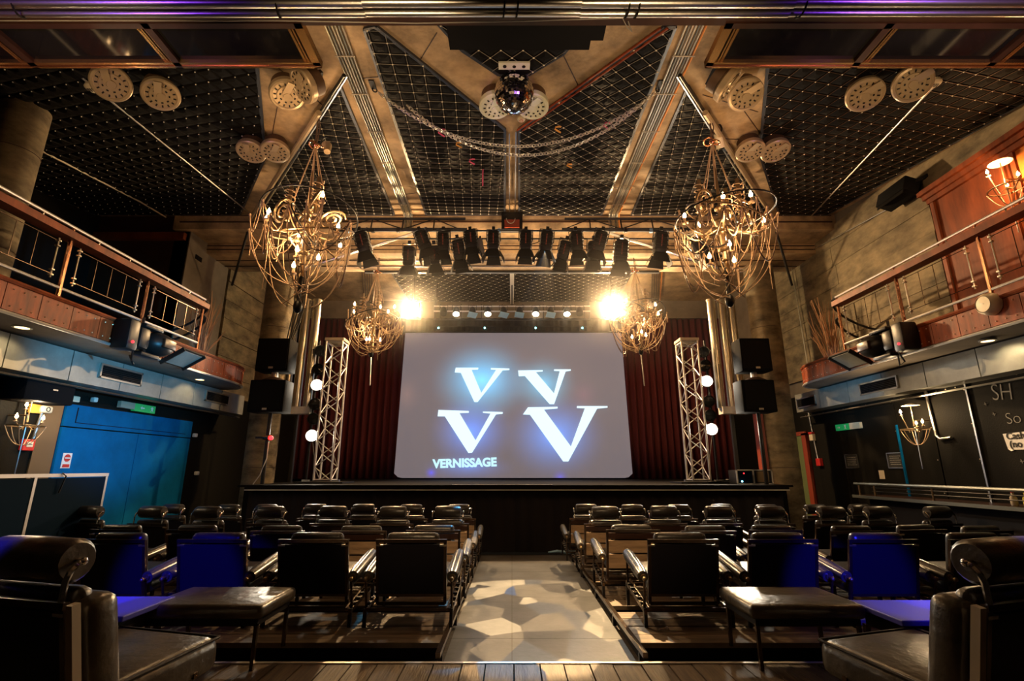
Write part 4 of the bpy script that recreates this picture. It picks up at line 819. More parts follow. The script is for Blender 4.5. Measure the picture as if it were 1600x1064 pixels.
# ------------------------------------------------------------------ chandeliers
def cat_curve(p, q, sag, n=9):
    p, q = Vector(p), Vector(q); return [p.lerp(q, i/n)-Vector((0, 0, sag*4*(i/n)*(1-i/n))) for i in range(n+1)]
def spiral(c, R, turns, mx, n=26):
    return [Vector(c)+mx @ Vector((R*(1-.8*i/n)*math.cos(turns*2*PI*i/n), R*(1-.8*i/n)*math.sin(turns*2*PI*i/n), 0)) for i in range(n+1)]
def chandelier(name_label, loc, top, low, seed, S=1.0, rodlen=.0):
    R_ = random.Random(seed); t = thing('chandelier', name_label, 'chandelier', loc); L = Vector(loc)
    W = lambda x, y, z: L+Vector((x, y, z))*S
    MB().tube([W(0, 0, .62), W(.01, 0, .2), W(0, .0, -.1), W(.01, 0, -.55)], [.012, .02, .03, .02], 8).build('stem', 'brass', t, True)
    b = MB()
    for z, r in ((.15, .05), (.0, .075), (-.12, .05), (-.3, .055), (-.42, .035)): b.ball(W(0, 0, z), r*S, 10, (1, 1, .6))
    b.build('stem_knuckles', 'brass', t, True)['kind'] = 'stuff'
    # hoops, tilted and bent like bicycle wheels and instruments
    for k in range(4):
        mx = Euler((R_.uniform(-.35, .35)+(1.1 if k > 1 else 0), R_.uniform(-.35, .35), R_.uniform(0, 3))).to_matrix()
        MB().ring(W(R_.uniform(-.12, .12)*(k > 0), R_.uniform(-.1, .1), R_.uniform(-.08, .14)), (.47, .40, .22, .20)[k]*S, .008*S, 36, 5, mx).build('hoop', 'brass' if k % 2 else 'dark', t, True)
    for k in range(4):
        a = k*1.7+R_.random(); mx = Euler((PI/2+R_.uniform(-.5, .5), 0, R_.uniform(0, 3))).to_matrix()
        MB().tube(spiral(W(.24*math.cos(a), .24*math.sin(a), .02+R_.uniform(-.1, .15)), .15*S, 2.2, mx), .013*S, 6).build('scroll', 'brass', t, True)
    for k in range(3):                                    # coil-like fluted ornaments
        a = k*2.2+.7+R_.random(); cx, cy = .2*math.cos(a), .2*math.sin(a)
        pts = [W(cx+.055*math.cos(i*.9), cy+.055*math.sin(i*.9), .42-.34*i/40) for i in range(41)]
        MB().tube(pts, .006*S, 4).build('coil', 'cordg', t)
        MB().tube([W(cx, cy, .46), W(cx, cy, .05)], .022*S, 8).build('coil_core', 'brass', t, True)
    ends = []; na = 9
    for k in range(na):
        lowr = k >= 6; a = 2*PI*(k % 6)/6+R_.uniform(-.25, .25) if not lowr else 2*PI*(k-6)/3+.5
        r = R_.uniform(.33, .45) if not lowr else .14; z = R_.uniform(-.10, .26) if not lowr else -.40+R_.uniform(-.04, .06)
        e = Vector((r*math.cos(a), r*math.sin(a), z)); zb = -.05 if not lowr else -.5
        pts = [W(0, 0, zb), W(e.x*.4, e.y*.4, zb-.08), W(e.x*.85, e.y*.85, z-.12), W(e.x, e.y, z-.05)]
        arm = MB().tube(pts, [.012*S, .010*S, .008*S, .008*S], 6).build('arm', 'brass', t, True)
        MB().lathe([(.002, -.02*S), (.03*S, -.012*S), (.034*S, 0), (.01*S, .004*S), (.01*S, .05*S), (0, .05*S)], W(e.x, e.y, z-.04), 10).build('candle_cup', 'cordg', arm, True)
        MB().lathe([(.004, 0), (.017*S, .015*S), (.019*S, .03*S), (.010*S, .055*S), (.001, .075*S)], W(e.x, e.y, z+.008), 10).build('bulb', 'bulb', arm, True)
    # outer beaded drapes to the lower boss
    nd = 20; rim = [Vector(((.47+R_.uniform(-.05, .06))*math.cos(2*PI*k/nd), (.47+R_.uniform(-.05, .06))*math.sin(2*PI*k/nd), R_.uniform(-.12, .10))) for k in range(nd)]
    for k in range(nd):
        p = rim[k]; q = Vector((R_.uniform(-.12, .12), R_.uniform(-.12, .12), low+R_.uniform(-.03, .30)*(k % 3 > 0)))
        mid = Vector((p.x*.88, p.y*.88, p.z*.45+q.z*.55)); pts = []
        for i in range(13):
            u = i/12; pts.append(W(*((p*(1-u)**2)+(mid*2*u*(1-u))+(q*u*u)))-Vector((0, 0, .10*math.sin(PI*u)*S)))
        MB().tube(pts, .0048*S, 5).build('drape_cord', 'cordg', t, True)
        if k % 2 == 0: MB().tube([W(*v) for v in cat_curve(rim[k], rim[(k+1) % nd], R_.uniform(.12, .30))], .006*S, 5).build('swag_cord', 'cordg', t, True)
        else: MB().tube([W(*v) for v in cat_curve(rim[k], Vector((p.x*.2, p.y*.2, -.05)), R_.uniform(.08, .25))], .006*S, 5).build('swag_cord', 'cordg', t, True)
    for k in range(6): MB().tube([W(*v) for v in cat_curve(rim[(k*5) % nd], rim[(k*5+4) % nd], R_.uniform(.35, .6), 12)], .006*S, 5).build('swag_cord', 'brown', t, True)
    for k in range(7):
        a = R_.uniform(0, 2*PI); r_ = R_.uniform(.20, .46); z_ = R_.uniform(-.1, .12); L_ = R_.uniform(.35, .75); q = .03*math.sin(k)
        MB().tube([W(r_*math.cos(a), r_*math.sin(a), z_), W(r_*math.cos(a)+q, r_*math.sin(a), z_-L_*.5), W(r_*math.cos(a)+q*.3, r_*math.sin(a)+q, z_-L_)], .004*S, 4).build('hanging_strand', 'cordg', t)
    b = MB()
    for k in range(nd): b.ball(W(*rim[k]), .014*S, 6)
    b.build('rim_knots', 'cordg', t, True)['kind'] = 'stuff'
    MB().ball(W(0, 0, low), .045*S, 10, (1, 1, 1.5)).tube([W(0, 0, low), W(0, 0, -.5)], .02*S, 8).build('lower_boss', 'dark', t, True)
    if rodlen: MB().tube([W(0, 0, low), W(.02, 0, low-rodlen)], .009, 8).build('hanging_rod', 'steel', t, True)
    # suspension
    T = Vector(top)-L; kn = L+Vector((T.x*.5, T.y*.5, .88*S))
    for k in range(6):
        a = k*PI/3; MB().tube([kn, W(.16*math.cos(a), .16*math.sin(a), .30)], .006, 5).build('stay_wire', 'cordg', t)
    MB().ball(kn, .03, 8).ring(kn+Vector((.03, 0, 0)), .05, .012, 14, 5, Euler((.3, .4, 0)).to_matrix()).ring(kn+Vector((-.03, .02, .02)), .045, .010, 14, 5, Euler((-.4, .2, 0)).to_matrix()).build('suspension_knot', 'rail', t, True)
    MB().tube([kn, Vector(top)], .009, 6).tube([kn+Vector((.01, 0, 0)), kn.lerp(Vector(top), .5)+Vector((.03, 0, 0)), Vector(top)], .006, 5).build('suspension_chain', 'brown', t, True)
    return t
chandelier('big chandelier of brass hoops and cords, left, near the camera', (-2.08, 4.6, 3.58), (-2.02, 4.45, 4.82), -.86, 5, 1.0)
chandelier('big chandelier of brass hoops and cords, right, near the camera', (2.12, 4.6, 3.62), (2.06, 4.45, 4.82), -.84, 9, 1.0, .06)
chandelier('smaller-looking chandelier left of the screen, with a rod hanging below', (-2.38, 8.2, 3.68), (-2.36, 8.2, 4.82), -.62, 14, .98, .55)
chandelier('smaller-looking chandelier right of the screen, with a rod hanging below', (2.18, 8.2, 3.72), (2.16, 8.2, 4.82), -.62, 23, .98, .60)
t = thing('hanging_spot', 'small black spotlight with a ring cable on the right slanting pole', 'spotlight', (2.28, 4.8, 4.75))
MB().tube([(2.28, 4.78, 4.80), (2.33, 4.85, 4.66)], [.04, .05], 12).build('spot_body', 'cream', t, True); MB().ring((2.25, 4.75, 4.84), .07, .010, 18, 6, Euler((PI/2, 0, 0)).to_matrix()).build('cable_ring', 'dark', t)
t = thing('hanging_spot', 'small pale bucket-shaped spotlight on the left slanting pole', 'spotlight', (-2.05, 4.8, 4.62)); MB().tube([(-2.05, 4.8, 4.66), (-2.02, 4.76, 4.55)], [.055, .035], 12).build('spot_body', 'roundel', t, True); MB().ring((-2.06, 4.8, 4.70), .06, .006, 14, 5, Euler((PI/2, .3, 0)).to_matrix()).build('handle', 'dark', t)
# wall sconces: little chandeliers on brackets
def sconce(lab, base, sx, seed):
    R_ = random.Random(seed); x, y, z = base; t = thing('wall_sconce', lab, 'wall lamp', base)
    xi = x-sx*.20
    MB().tube([(x, y, z+.05), (xi, y, z+.05), (xi, y, z-.02)], .010, 6).build('bracket_arm', 'brass', t, True)
    MB().lathe([(.10, .0), (.02, .03), (0, .03)], (xi, y, z+.24), 18).build('smoke_plate', 'cream', t, True); MB().tube([(xi, y, z-.02), (xi, y, z+.26)], .006, 5).build('stem', 'brass', t)
    for k in range(3):
        a = k*2*PI/3+.6; e = (xi+.11*math.cos(a), y+.13*math.sin(a), z+(.14 if k == 1 else .0))
        arm = MB().tube([(xi, y, z-.04), ((xi+e[0])/2, (y+e[1])/2, z-.10), (e[0], e[1], e[2]-.02)], .006, 5).build('arm', 'brass', t, True)
        MB().lathe([(.002, -.01), (.022, 0), (.008, .004), (.008, .025), (0, .025)], (e[0], e[1], e[2]-.02), 8).build('candle_cup', 'cordg', arm, True)
        MB().lathe([(.003, 0), (.013, .012), (.013, .025), (.001, .055)], (e[0], e[1], e[2]+.006), 8).build('bulb', 'bulb', arm, True)
    for k in range(6):
        a = k*PI/3; p = (xi+.15*math.cos(a), y+.17*math.sin(a), z-.06); MB().tube(cat_curve(p, (xi, y, z-.25), .06, 8), .004, 4).build('drape_cord', 'cordg', t)
    MB().ring((xi, y, z-.06), .15, .007, 20, 5).build('hoop', 'brass', t, True)
    MB().tube([(xi, y, z-.05), (xi, y, z-.55)], .006, 5).build('hanging_rod', 'steel', t)
sconce('small three-candle chandelier sconce on the black wall under the right balcony', (5.33, 6.42, 1.74), 1, 2)
sconce('small three-candle chandelier sconce on the dark wall under the left balcony', (-5.19, 5.17, 1.68), -1, 3)
sconce('three-candle chandelier sconce on the orange veneer of the upper right wall', (5.30, 4.58, 4.05), 1, 4)
# ------------------------------------------------------------------ left lower wall
t = thing('blue_partition', 'blue-painted partition board on the wall under the left balcony', 'partition', (-5.2, 6.8, 1))
for y0, y1, z0, z1 in ((5.80, 7.0, .1, 1.66), (7.01, 8.15, .1, 1.66), (5.80, 8.15, 1.675, 1.93)): MB().b2((-5.205, y0, z0), (-5.175, y1, z1)).build('blue_board', 'blueb', t)
MB().b2((-5.17, 5.95, 1.72), (-5.176, 5.96, 1.9)).b2((-5.17, 5.95, 1.72), (-5.176, 8.0, 1.727)).build('groove', 'black', t)
t = tag(MB().b2((-5.206, 5.52, .1), (-5.19, 5.78, 1.92)).build('brown_post', 'brass'), 'bronze-coloured boxed post between the sconce wall and the blue board', 'post')
t = thing('exit_sign', 'green exit sign with arrow and running figure above the blue board', 'sign', (-5.15, 6.9, 2.02))
MB().b2((-5.19, 6.55, 1.975), (-5.14, 6.80, 2.06)).build('battery_box', 'greybox', t); MB().b2((-5.19, 6.80, 1.96), (-5.14, 7.20, 2.06)).build('green_panel', 'green', t)
MB().prism([(6.90, 2.01), (6.93, 2.035), (6.93, 2.018), (6.98, 2.018), (6.98, 2.002), (6.93, 2.002), (6.93, 1.985)], lambda a, b, d: (-5.137+d, a, b), .002).build('arrow', 'white', t)
MB().prism([(7.10, 1.975), (7.12, 2.0), (7.10, 2.02), (7.12, 2.045), (7.15, 2.03), (7.14, 2.0), (7.16, 1.975), (7.13, 1.99)], lambda a, b, d: (-5.137+d, a, b), .002).build('running_figure', 'white', t)
t = thing('no_entry_notice', 'white notice with a red no-entry disc on the blue board', 'sign', (-5.17, 5.94, 1.28)); MB().b2((-5.174, 5.885, 1.20), (-5.170, 6.005, 1.37)).build('notice_sheet', 'white', t)
MB().lathe([(0, 0), (.042, 0), (.042, .003), (0, .003)], (-5.169, 5.945, 1.315), 24, Euler((0, PI/2, 0)).to_matrix()).build('red_disc', 'red', t)
MB().b2((-5.166, 5.91, 1.308), (-5.163, 5.98, 1.322)).build('white_bar', 'white', t); MB().b2((-5.169, 5.90, 1.21), (-5.166, 5.99, 1.245)).build('red_strip', 'red', t)
t = thing('fire_call_point', 'red fire call point box at the foot of the white pipe', 'call point', (-5.17, 5.43, 1.44)); MB().rbox((-5.18, 5.43, 1.44), (.05, .13, .12), .008, 2).build('red_box', 'red', t); MB().b2((-5.154, 5.395, 1.42), (-5.150, 5.465, 1.475)).build('glass_plate', 'cream', t); MB().b2((-5.149, 5.405, 1.445), (-5.147, 5.455, 1.452)).build('mark', 'ink', t)
prod('wall_pipe', 'pale vertical pipe between the beacon and the fire call point', 'pipe', [(-5.17, 5.50, 1.80), (-5.17, 5.47, 1.51)], .014, 'steel')
t = thing('beacon', 'amber-backed oval sounder beacon beside the left sconce', 'beacon', (-5.17, 5.5, 1.84)); MB().b2((-5.19, 5.36, 1.78), (-5.17, 5.50, 1.88)).build('amber_plate', 'orange', t)
MB().rbox((-5.16, 5.53, 1.83), (.05, .14, .08), .024, 3).build('sounder', 'cream', t, True); MB().ring((-5.132, 5.53, 1.83), .022, .005, 16, 5, Euler((0, PI/2, 0)).to_matrix()).build('sounder_ring', 'ink', t)
t = thing('wall_speaker', 'long black speaker box above the left sconce', 'speaker', (-5.0, 5.3, 2.0)); MB().rbox((-5.03, 5.25, 1.98), (.30, .58, .22), .02, 2).build('cabinet', 'case', t, True); MB().b2((-4.875, 5.25, 2.0), (-4.87, 5.31, 2.015)).build('badge', 'steel', t)
tag(MB().rbox((-5.17, 5.86, 1.99), (.06, .12, .07), .01, 2).build('junction_box', 'cream'), 'cream junction box at the top corner of the blue board', 'box')
for y, z, l in ((6.15, 2.02, 'tiny white wall camera above the blue board'), (8.25, 1.72, 'small white fitting on the dark wall near the left column'), (8.45, 1.12, 'small white switch on the dark wall near the left column')): tag(MB().rbox((-5.17, y, z), (.06, .06, .06), .012, 2).build('wall_fitting', 'white'), l, 'fitting')
t = thing('low_barrier', 'silver-framed low barrier with dark blue panels in front of the blue board', 'barrier', (-4.75, 5.2, .5))
for y0, y1 in ((3.9, 5.12), (5.16, 6.02)): MB().b2((-4.755, y0, .12), (-4.74, y1, 1.10)).build('infill_panel', 'navy', t)
MB().b2((-4.78, 3.9, 1.11), (-4.73, 6.05, 1.145)).build('top_rail', 'alu', t)
for y in (5.14, 6.035): MB().b2((-4.775, y-.015, .02), (-4.735, y+.015, 1.11)).build('post', 'alu', t)
MB().tube([(-4.725, 5.42, 1.15), (-4.71, 5.45, 1.12), (-4.725, 5.42, .95)], .008, 5).build('cable_loop', 'dark', t)
# ------------------------------------------------------------------ right lower wall
X = 5.345
for i, (y0, y1, z1) in enumerate(((6.98, 9.1, 2.16), (6.38, 6.96, 2.16), (5.80, 6.36, 2.18), (3.4, 5.78, 2.2))):
    bd = MB().b2((X-.012, y0, .05), (X+.02, y1, z1)).build('wall_board', 'boardb', wr)
    s_ = MB()
    for k in range(5): s_.ball((X-.014, y0+.03, .5+k*.4), .007, 5); s_.ball((X-.014, y0+(y1-y0)*k/4, z1-.04), .007, 5)
    s_.build('screw_heads', 'rivet', bd)['kind'] = 'stuff'
MB().bar((X-.02, 5.79, .8), (X-.02, 5.79, 2.2), .03, .02).build('wall_batten', 'steel', wr); MB().bar((X-.02, 6.97, .8), (X-.02, 6.97, 1.78), .03, .02).build('wall_batten', 'blueb', wr)
prod('wall_pipe', 'steel pipe running down the black wall beside the right sconce', 'pipe', [(5.31, 6.36, 2.22), (5.31, 6.33, 1.60), (5.31, 6.28, 1.55), (5.31, 6.12, 1.56)], .018, 'steel')
t = thing('exit_sign', 'green exit sign on the black wall under the right balcony', 'sign', (5.33, 8.0, 1.83)); MB().b2((5.29, 7.90, 1.79), (5.335, 8.24, 1.885)).build('green_panel', 'green', t); MB().b2((5.29, 7.66, 1.79), (5.335, 7.90, 1.885)).build('battery_box', 'cream', t)
MB().prism([(8.12, 1.835), (8.15, 1.855), (8.15, 1.842), (8.19, 1.842), (8.19, 1.828), (8.15, 1.828), (8.15, 1.815)], lambda a, b, d: (5.287-d, a, b), .002).build('arrow', 'white', t)
MB().prism([(7.97, 1.80), (7.99, 1.83), (7.97, 1.85), (7.99, 1.87), (8.02, 1.86), (8.0, 1.83), (8.03, 1.80), (8.0, 1.815)], lambda a, b, d: (5.287-d, a, b), .002).build('running_figure', 'white', t)
for y0, y1, l, lines in ((7.88, 8.18, 'framed black notice nearer the stage on the right wall', ('NO DRINKS', 'BACK', 'STAGE')), (6.98, 7.26, 'framed black notice beside the blue batten on the right wall', ('PLEASE DO', 'NOT LEAN ON', 'THE RAILS'))):
    t = thing('framed_notice', l, 'notice', (X, y0, 1.3)); MB().b2((5.325, y0, 1.20), (5.333, y1, 1.41)).build('black_sheet', 'ink', t); f = MB()
    for a, b in (((y0, 1.20), (y1, 1.208)), ((y0, 1.402), (y1, 1.41)), ((y0, 1.20), (y0+.008, 1.41)), ((y1-.008, 1.20), (y1, 1.41))): f.b2((5.318, *a), (5.327, *b))
    f.build('pale_border', 'steel', t)
    b = MB(); R_ = random.Random(len(l))
    for k in range(5):
        yy = y1-.05
        while yy > y0+.06:
            q = R_.uniform(.012, .03); b.b2((5.322, yy-q, 1.36-k*.028), (5.325, yy, 1.368-k*.028)); yy -= q+.008
    o = b.build('fine_print', 'chalk', t); o['kind'] = 'stuff'
tag(MB().b2((5.325, 7.38, 1.05), (5.34, 7.48, 1.17)).build('wall_socket', 'cream'), 'small cream switch plate below the framed notices', 'switch')
t = thing('paper_sign', 'white paper sign reading Cash taped to the black wall', 'sign', (X, 5.3, 1.48)); MB().add([(5.328, 5.49, 1.56), (5.328, 5.47, 1.40), (5.318, 5.43, 1.375), (5.328, 5.40, 1.39), (5.328, 4.75, 1.38), (5.328, 4.75, 1.59)], [(0, 1, 2, 3, 4, 5)]).build('paper_sheet', 'white', t)
text('lettering', 'Cash', .10, 'ink', t, (5.324, 5.455, 1.50), (PI/2, 0, -PI/2), .001, .002); text('lettering', '(no c', .10, 'ink', t, (5.324, 5.44, 1.415), (PI/2, 0, -PI/2), .001, .002)
t = thing('chalk_writing', 'chalk lettering on the black board at the right edge', 'writing', (X, 5.4, 2.0))
text('chalk_letters', 'SH', .26, 'chalk', t, (5.329, 5.52, 1.93), (PI/2, .1, -PI/2), .001, -.004, .8); text('chalk_letters', 'So', .17, 'chalk', t, (5.329, 5.42, 1.66), (PI/2, 0, -PI/2), .001, -.004)
b = MB()
for y, z in ((5.53, 1.78), (5.35, 1.27), (5.6, 1.9)): b.bar((5.328, y-.02, z), (5.328, y+.02, z), .004); b.bar((5.328, y, z-.02), (5.328, y+.01, z+.02), .004)
b.build('chalk_star', 'chalk', t)
t = thing('fire_alarm_bell', 'small red and cream alarm box on the pipe beside the green exit sign', 'alarm', (5.3, 8.95, 1.7)); MB().rbox((5.31, 8.95, 1.73), (.06, .11, .12), .01, 2).build('alarm_box', 'cream', t); MB().rbox((5.30, 8.95, 1.80), (.06, .11, .04), .01, 2).build('red_cap', 'red', t)
tag(MB().rbox((5.31, 8.85, 1.30), (.06, .12, .13), .01, 2).build('red_call_box', 'red'), 'small red box low on the pipe by the doorway', 'call point'); prod('wall_pipe', 'pale pipe down the dark wall between the alarm and the red box', 'pipe', [(5.32, 8.98, 2.2), (5.32, 8.90, 1.3)], .010, 'steel')
t = thing('bar_counter', 'long black bar counter with a steel tube rail under the right balcony', 'counter', (4.9, 5.5, 0)); MB().b2((5.0, 3.2, .02), (5.30, 7.3, .80)).build('counter_body', 'panelb', t); MB().b2((4.84, 3.1, .80), (5.32, 7.4, .835)).build('counter_top', 'darkwood', t)
MB().tube([(4.84, 7.32, .99), (4.84, 3.1, 1.0)], .020, 8).build('steel_rail', 'conduit_d', t, True)
for z in (.90, .945): MB().tube([(4.85, 7.0, z), (4.85, 3.1, z)], .006, 5).build('thin_rail', 'dark', t)
for y in (7.25, 6.95, 6.0, 4.2): MB().tube([(4.85, y, .835), (4.85, y, .985)], .012, 6).build('rail_post', 'brass', t)
MB().b2((4.835, 3.1, .80), (4.842, 7.4, .838)).build('edge_trim', 'conduit_d', t)
for i, (y, m, c, l) in enumerate(((5.20, 'greybox', 'bred', 'clear bottle with a red cap'), (5.07, 'byel', 'byel', 'yellow bottle'), (4.94, 'brass', 'bred', 'amber bottle with a red label'), (4.82, 'bred', 'bred', 'red bottle'), (4.58, 'white', 'white', 'white bottle'), (4.46, 'white', 'bgreen', 'white bottle with a bright green top'))):
    t = thing('bottle', l+' on the bar counter at the right edge', 'bottle', (5.0, y, .836), 'bottles on the bar counter'); MB().lathe([(.028, 0), (.03, .01), (.03, .08), (.012, .11), (.012, .13)], (5.0, y, .836), 12).build('bottle_body', m, t, True); MB().lathe([(.014, .128), (.014, .155), (0, .155)], (5.0, y, .836), 10).build('cap', c, t)
tag(MB().add([(4.82, 4.62, .80), (4.81, 4.50, .82), (4.80, 4.46, .74), (4.79, 4.56, .70), (4.84, 4.60, .835), (4.86, 4.5, .838)], [(0, 3, 2, 1), (0, 1, 5, 4)]).build('blue_cloth', 'gelb'), 'scrap of pale blue cloth on the bar edge', 'cloth')
# ------------------------------------------------------------------ lounge chairs
def make_chair(name, roll, back, panel_m, pos, rotz, label, group, thick=False, S=1.0, arms=True):
    t = thing(name, label, 'chair', pos, group, (0, 0, rotz), world=False); t.scale = (S, S, S)
    q = MB()
    for s in (-1, 1):
        q.bar((s*.25, .10, .13), (s*.25, 0, .58), .022, .022)
    q.bar((-.262, 0, .575), (.262, 0, .575), .024, .024).bar((-.25, .085, .19), (.25, .085, .19), .018).bar((-.25, .10, .13), (.25, .10, .13), .022)
    q.build('back_frame', 'frame', t)
    if back == 'boards':
        for a, b in ((.50, .555), (.37, .485), (.225, .355)):
            ya, yb = (.575-a)/.445*.1, (.575-b)/.445*.1
            MB().add([(-.24, ya, a), (.24, ya, a), (.24, yb, b), (-.24, yb, b), (-.24, ya+.014, a), (.24, ya+.014, a), (.24, yb+.014, b), (-.24, yb+.014, b)], [(0, 1, 2, 3), (7, 6, 5, 4), (0, 4, 5, 1), (1, 5, 6, 2), (2, 6, 7, 3), (3, 7, 4, 0)]).build('back_board', 'darkwood' if a > .49 else 'board', t)
    else:
        MB().box((0, .045, .375), (.48, .012, .36), (.221, 0, 0)).build('back_panel', panel_m, t)
        for sx_ in (-1, 1): MB().box((sx_*.235, .0, .545), (.05, .01, .012), (.22, 0, 0)).build('corner_plate', 'steel', t)
    MB().rbox((0, .115, .42), (.40 if not thick else .50, .08, .42), .04, 3, (.22, 0, 0)).build('back_cushion', 'leather', t, True)
    if thick:
        for s in (-1, 1): MB().bar((s*.30, .09, .13), (s*.30, -.005, .585), .03, .03).build('frame_stile', 'greybox', t)
        MB().rbox((0, .14, .38), (.64, .13, .44), .045, 3, (.22, 0, 0)).build('upholstered_back', 'leather_w', t, True)
        sc_ = MB().rbox((0, .45, .20), (.62, .52, .15), .05, 3, (.06, 0, 0)).build('seat_cushion', 'leather_w', t, True)
        MB().tube([(.305, .22, .255), (.305, .69, .283), (-.305, .69, .283), (-.305, .22, .255)], .007, 6).build('piping', 'leather', sc_, True)
    else: MB().rbox((0, .36, .265), (.50, .50, .11), .045, 3, (.10, 0, 0)).build('seat_cushion', 'leather', t, True)
    for s in (-1, 1) if arms else ():
        a = Vector((s*.31, .01, .33)); b = Vector((s*.31, .50, .41)); r = .047; pts = [a.lerp(b, k/6) for k in range(7)]
        ar = MB().tube(pts, [r*.86, r, r, r*1.02, r, r, r*.86], 16).build('arm_roll', 'arm', t, True)
        d = (b-a).normalized(); MB().tube([a-d*.012, a+d*.002], .022, 10).tube([a-d*.05, a], .008, 6).ball(a-d*.05, .016, 8).tube([b, b+d*.04], .008, 6).ball(b+d*.04, .014, 8).build('roll_cap', 'brass', ar, True)
        MB().tube([a-d*.045, (s*.31, .03, .10)], .009, 6).build('arm_post', 'frame', t, True); MB().tube([b+d*.035, (s*.31, .56, .12)], .009, 6).build('arm_post', 'frame', t, True)
        MB().bar((s*.31, -.02, .10), (s*.31, .60, .17), .018, .03).bar((s*.283, -.02, .12), (s*.283, .60, .19), .014, .02).build('side_rail', 'frame', t)
        sl = MB()
        for k in range(5): sl.box((s*.297, .10+k*.10, .135+k*.011), (.05, .03, .012))
        sl.build('side_slat', 'dark', t)['kind'] = 'stuff'
        for y in (.0, .58): MB().bar((s*.31, y, 0), (s*.31, y, .12 if y < .1 else .17), .024, .024).build('leg', 'dark', t)
    MB().bar((-.31, 0, .115), (.31, 0, .115), .022).build('stretcher', 'frame', t); MB().bar((-.31, .58, .16), (.31, .58, .16), .022).build('stretcher', 'frame', t)
    if roll:
        L = .155 if not thick else .205; r = .07 if not thick else .082
        hr = MB().tube([(-L, .05, .715), (-L+.02, .05, .715), (0, .05, .717), (L-.02, .05, .715), (L, .05, .715)], [r*.80, r*.98, r, r*.98, r*.80], 20).build('head_roll', 'leather' if not thick else 'leather_w', t, True)
        for s in (-1, 1):
            MB().tube([(s*(L+.03), .0, .575), (s*(L+.03), .0, .655), (s*(L+.03), .012, .69), (s*(L+.03), .03, .71), (s*(L+.025), .05, .716), (s*(L-.01), .05, .716)], .008 if not thick else .011, 6).ball((s*(L+.03), .05, .716), .015, 8).build('head_roll_rod', 'chrome', t, True)
    return t
CH = dict(left=([(643, 0, 'b'), (490, 0, 'b'), (332, 0, 'n'), (176, 0, 'n')], [(677, 0, 'w'), (561, 0, 'w'), (434, 0, 'b'), (300, 0, 'b'), (180, 0, 'b')], [(699, 1, 'w'), (612, 1, 'b'), (517, 1, 'w'), (418, 1, 'b'), (318, 1, 'b'), (230, 1, 'b'), (130, 1, 'b')], [(716, 1, 'w'), (641, 1, 'b'), (566, 1, 'b'), (490, 1, 'b'), (412, 1, 'b'), (352, 1, 'n'), (264, 1, 'b')]),
    right=([(1067, 0, 'b'), (1223, 0, 'n'), (1380, 0, 'n'), (1535, 0, 'b')], [(989, 0, 'w'), (1107, 0, 'b'), (1212, 0, 'b'), (1339, 0, 'b'), (1442, 0, 'b'), (1545, 0, 'b')], [(947, 1, 'w'), (1040, 1, 'w'), (1127, 1, 'b'), (1210, 1, 'b'), (1306, 1, 'b'), (1380, 1, 'b'), (1475, 1, 'b')], [(917, 1, 'w'), (990, 1, 'b'), (1063, 1, 'b'), (1131, 1, 'b'), (1203, 1, 'b'), (1280, 1, 'b'), (1350, 1, 'b')]))
ROWS = ((3.95, .10, 1.0), (4.85, .09, .95), (5.72, .09, .90), (6.55, .10, .84))
ORD = ['first', 'second', 'third', 'fourth', 'fifth', 'sixth', 'seventh']
RN = ['nearest row', 'second row', 'third row', 'row by stage']
tc_, ts_ = math.cos(math.atan(.2565)), math.sin(math.atan(.2565)); protos = {}; R_ = random.Random(11)
DESC = {'b': 'black-backed', 'n': 'blue-lit', 'w': 'board-backed'}
for side in ('left', 'right'):
    for r, row in enumerate(CH[side]):
        Y, z0, sc = ROWS[r]
        for k, (px, roll, bk) in enumerate(row):
            y = Y+R_.uniform(-.05, .05)*(r > 0); dep = y*tc_+(z0+.575*sc-1.2)*ts_; x = (px-800)/778*dep
            lab = 'lounge chair, %s%s, %s from aisle, %s, %s block' % (DESC[bk], ' with head roll' if roll else '', ORD[k], RN[r], side)
            rz = R_.uniform(-.03, .03)+(-.035 if side == 'left' else .035)*max(0, k-1)
            key = (roll, bk == 'w')
            if key not in protos: t = protos[key] = make_chair('lounge_chair', roll, 'boards' if bk == 'w' else 'panel', 'panelb', (x, y, z0), rz, lab, 'lounge chairs in four rows')
            else: t = copy_tree(protos[key])
            t.scale = (sc, sc, sc); t.location = (x, y, z0+.002); t.rotation_euler = (0, 0, rz); t['label'] = lab
make_chair('lounge_chair', 1, 'panel', 'panelb', (-1.93, 2.12, .102), -.26, 'big black leather armchair with head roll cut off by the bottom left corner', 'foreground armchairs', True, 1.04, False)
make_chair('lounge_chair', 1, 'panel', 'panelb', (2.0, 2.10, .102), .30, 'big black leather armchair with head roll cut off by the bottom right corner', 'foreground armchairs', True, 1.04, False)
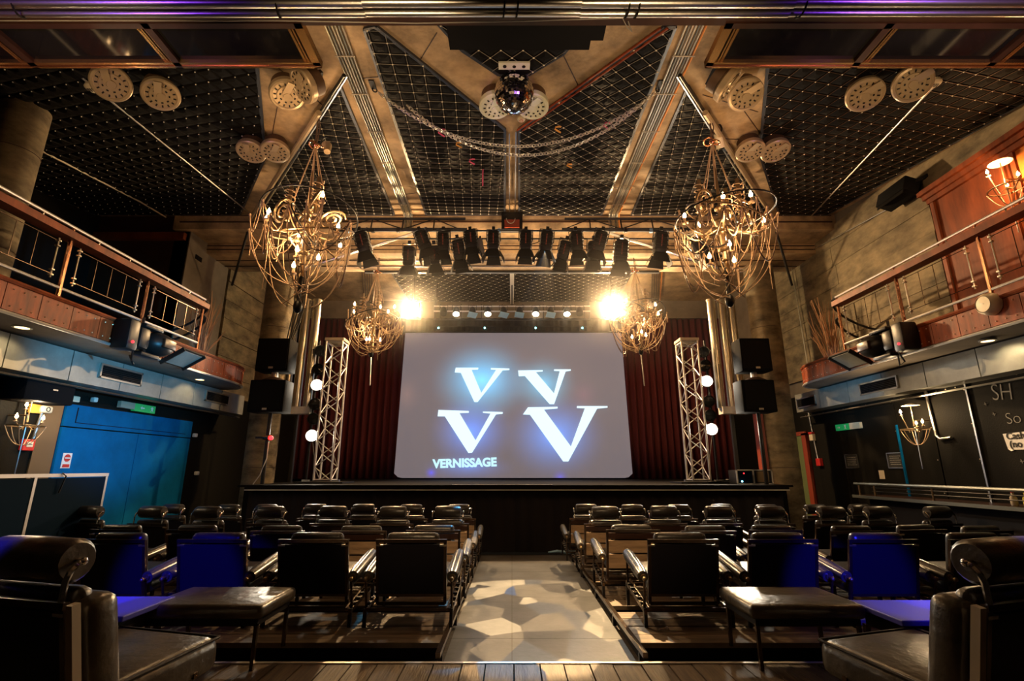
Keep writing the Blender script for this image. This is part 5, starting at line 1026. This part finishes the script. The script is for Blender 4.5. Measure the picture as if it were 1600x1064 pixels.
# ------------------------------------------------------------------ leather stools and low tables with blue light put into the top colour
for xa, xb, ya, yb, l in ((-2.12, -1.42, 3.12, 3.60, 'leather-topped stool left of the aisle on thin metal legs'), (1.36, 2.02, 3.12, 3.60, 'leather-topped stool right of the aisle on thin metal legs')):
    t = thing('leather_stool', l, 'stool', ((xa+xb)/2, (ya+yb)/2, .102))
    MB().rbox(((xa+xb)/2, (ya+yb)/2, .405), (xb-xa, yb-ya, .08), .03, 3).build('leather_top', 'leather_w', t, True)
    MB().b2((xa+.03, ya+.03, .33), (xb-.03, yb-.03, .368)).build('apron', 'panelb', t)
    for x in (xa+.04, xb-.04):
        for y in (ya+.04, yb-.04): MB().bar((x, y, .102), (x, y, .34), .02).build('leg', 'frame', t)
for xa, xb, ya, yb, l in ((-2.75, -2.02, 2.86, 3.28, 'glossy low table lit blue behind the left armchair'), (2.02, 2.80, 2.86, 3.28, 'glossy low table lit blue and violet behind the right armchair')):
    t = thing('low_table', l, 'table', ((xa+xb)/2, (ya+yb)/2, .102)); z = .44 if xa < 0 else .42
    MB().rbox(((xa+xb)/2, (ya+yb)/2, z), (xb-xa, yb-ya, .03), .006, 2).build('table_top', 'blue_lit_top', t); MB().b2((xa+.05, ya+.05, z-.10), (xb-.05, yb-.05, z-.015)).build('apron', 'panelb', t)
    for x in (xa+.05, xb-.05):
        for y in (ya+.05, yb-.05): MB().bar((x, y, .102), (x, y, z-.1), .028).build('leg', 'frame', t)
    lamp('blue_table_beam', 'SPOT', ((xa+xb)/2, 1.9, 3.6), 420, (.10, .05, 1.0), ((xa+xb)/2, 3.05, z), .04, 15, .6)
t = thing('loose_bolt', 'small bolt lying on the near platform right of the aisle', 'bolt', (1.05, 3.86, .105)); MB().tube([(1.02, 3.85, .115), (1.08, 3.87, .118)], .006, 6).tube([(1.08, 3.87, .118), (1.09, 3.873, .119)], .012, 6).build('bolt_body', 'steel', t)
t = thing('bunched_cloth', 'pale cloth strip lying at the foot of the stage front', 'cloth', (.0, 7.7, .02)); MB().tube([(.52, 7.69, .03), (.65, 7.70, .045), (.78, 7.68, .03), (.92, 7.70, .04)], [.01, .02, .025, .01], 6).build('cloth_strip', 'gelb', t, True)
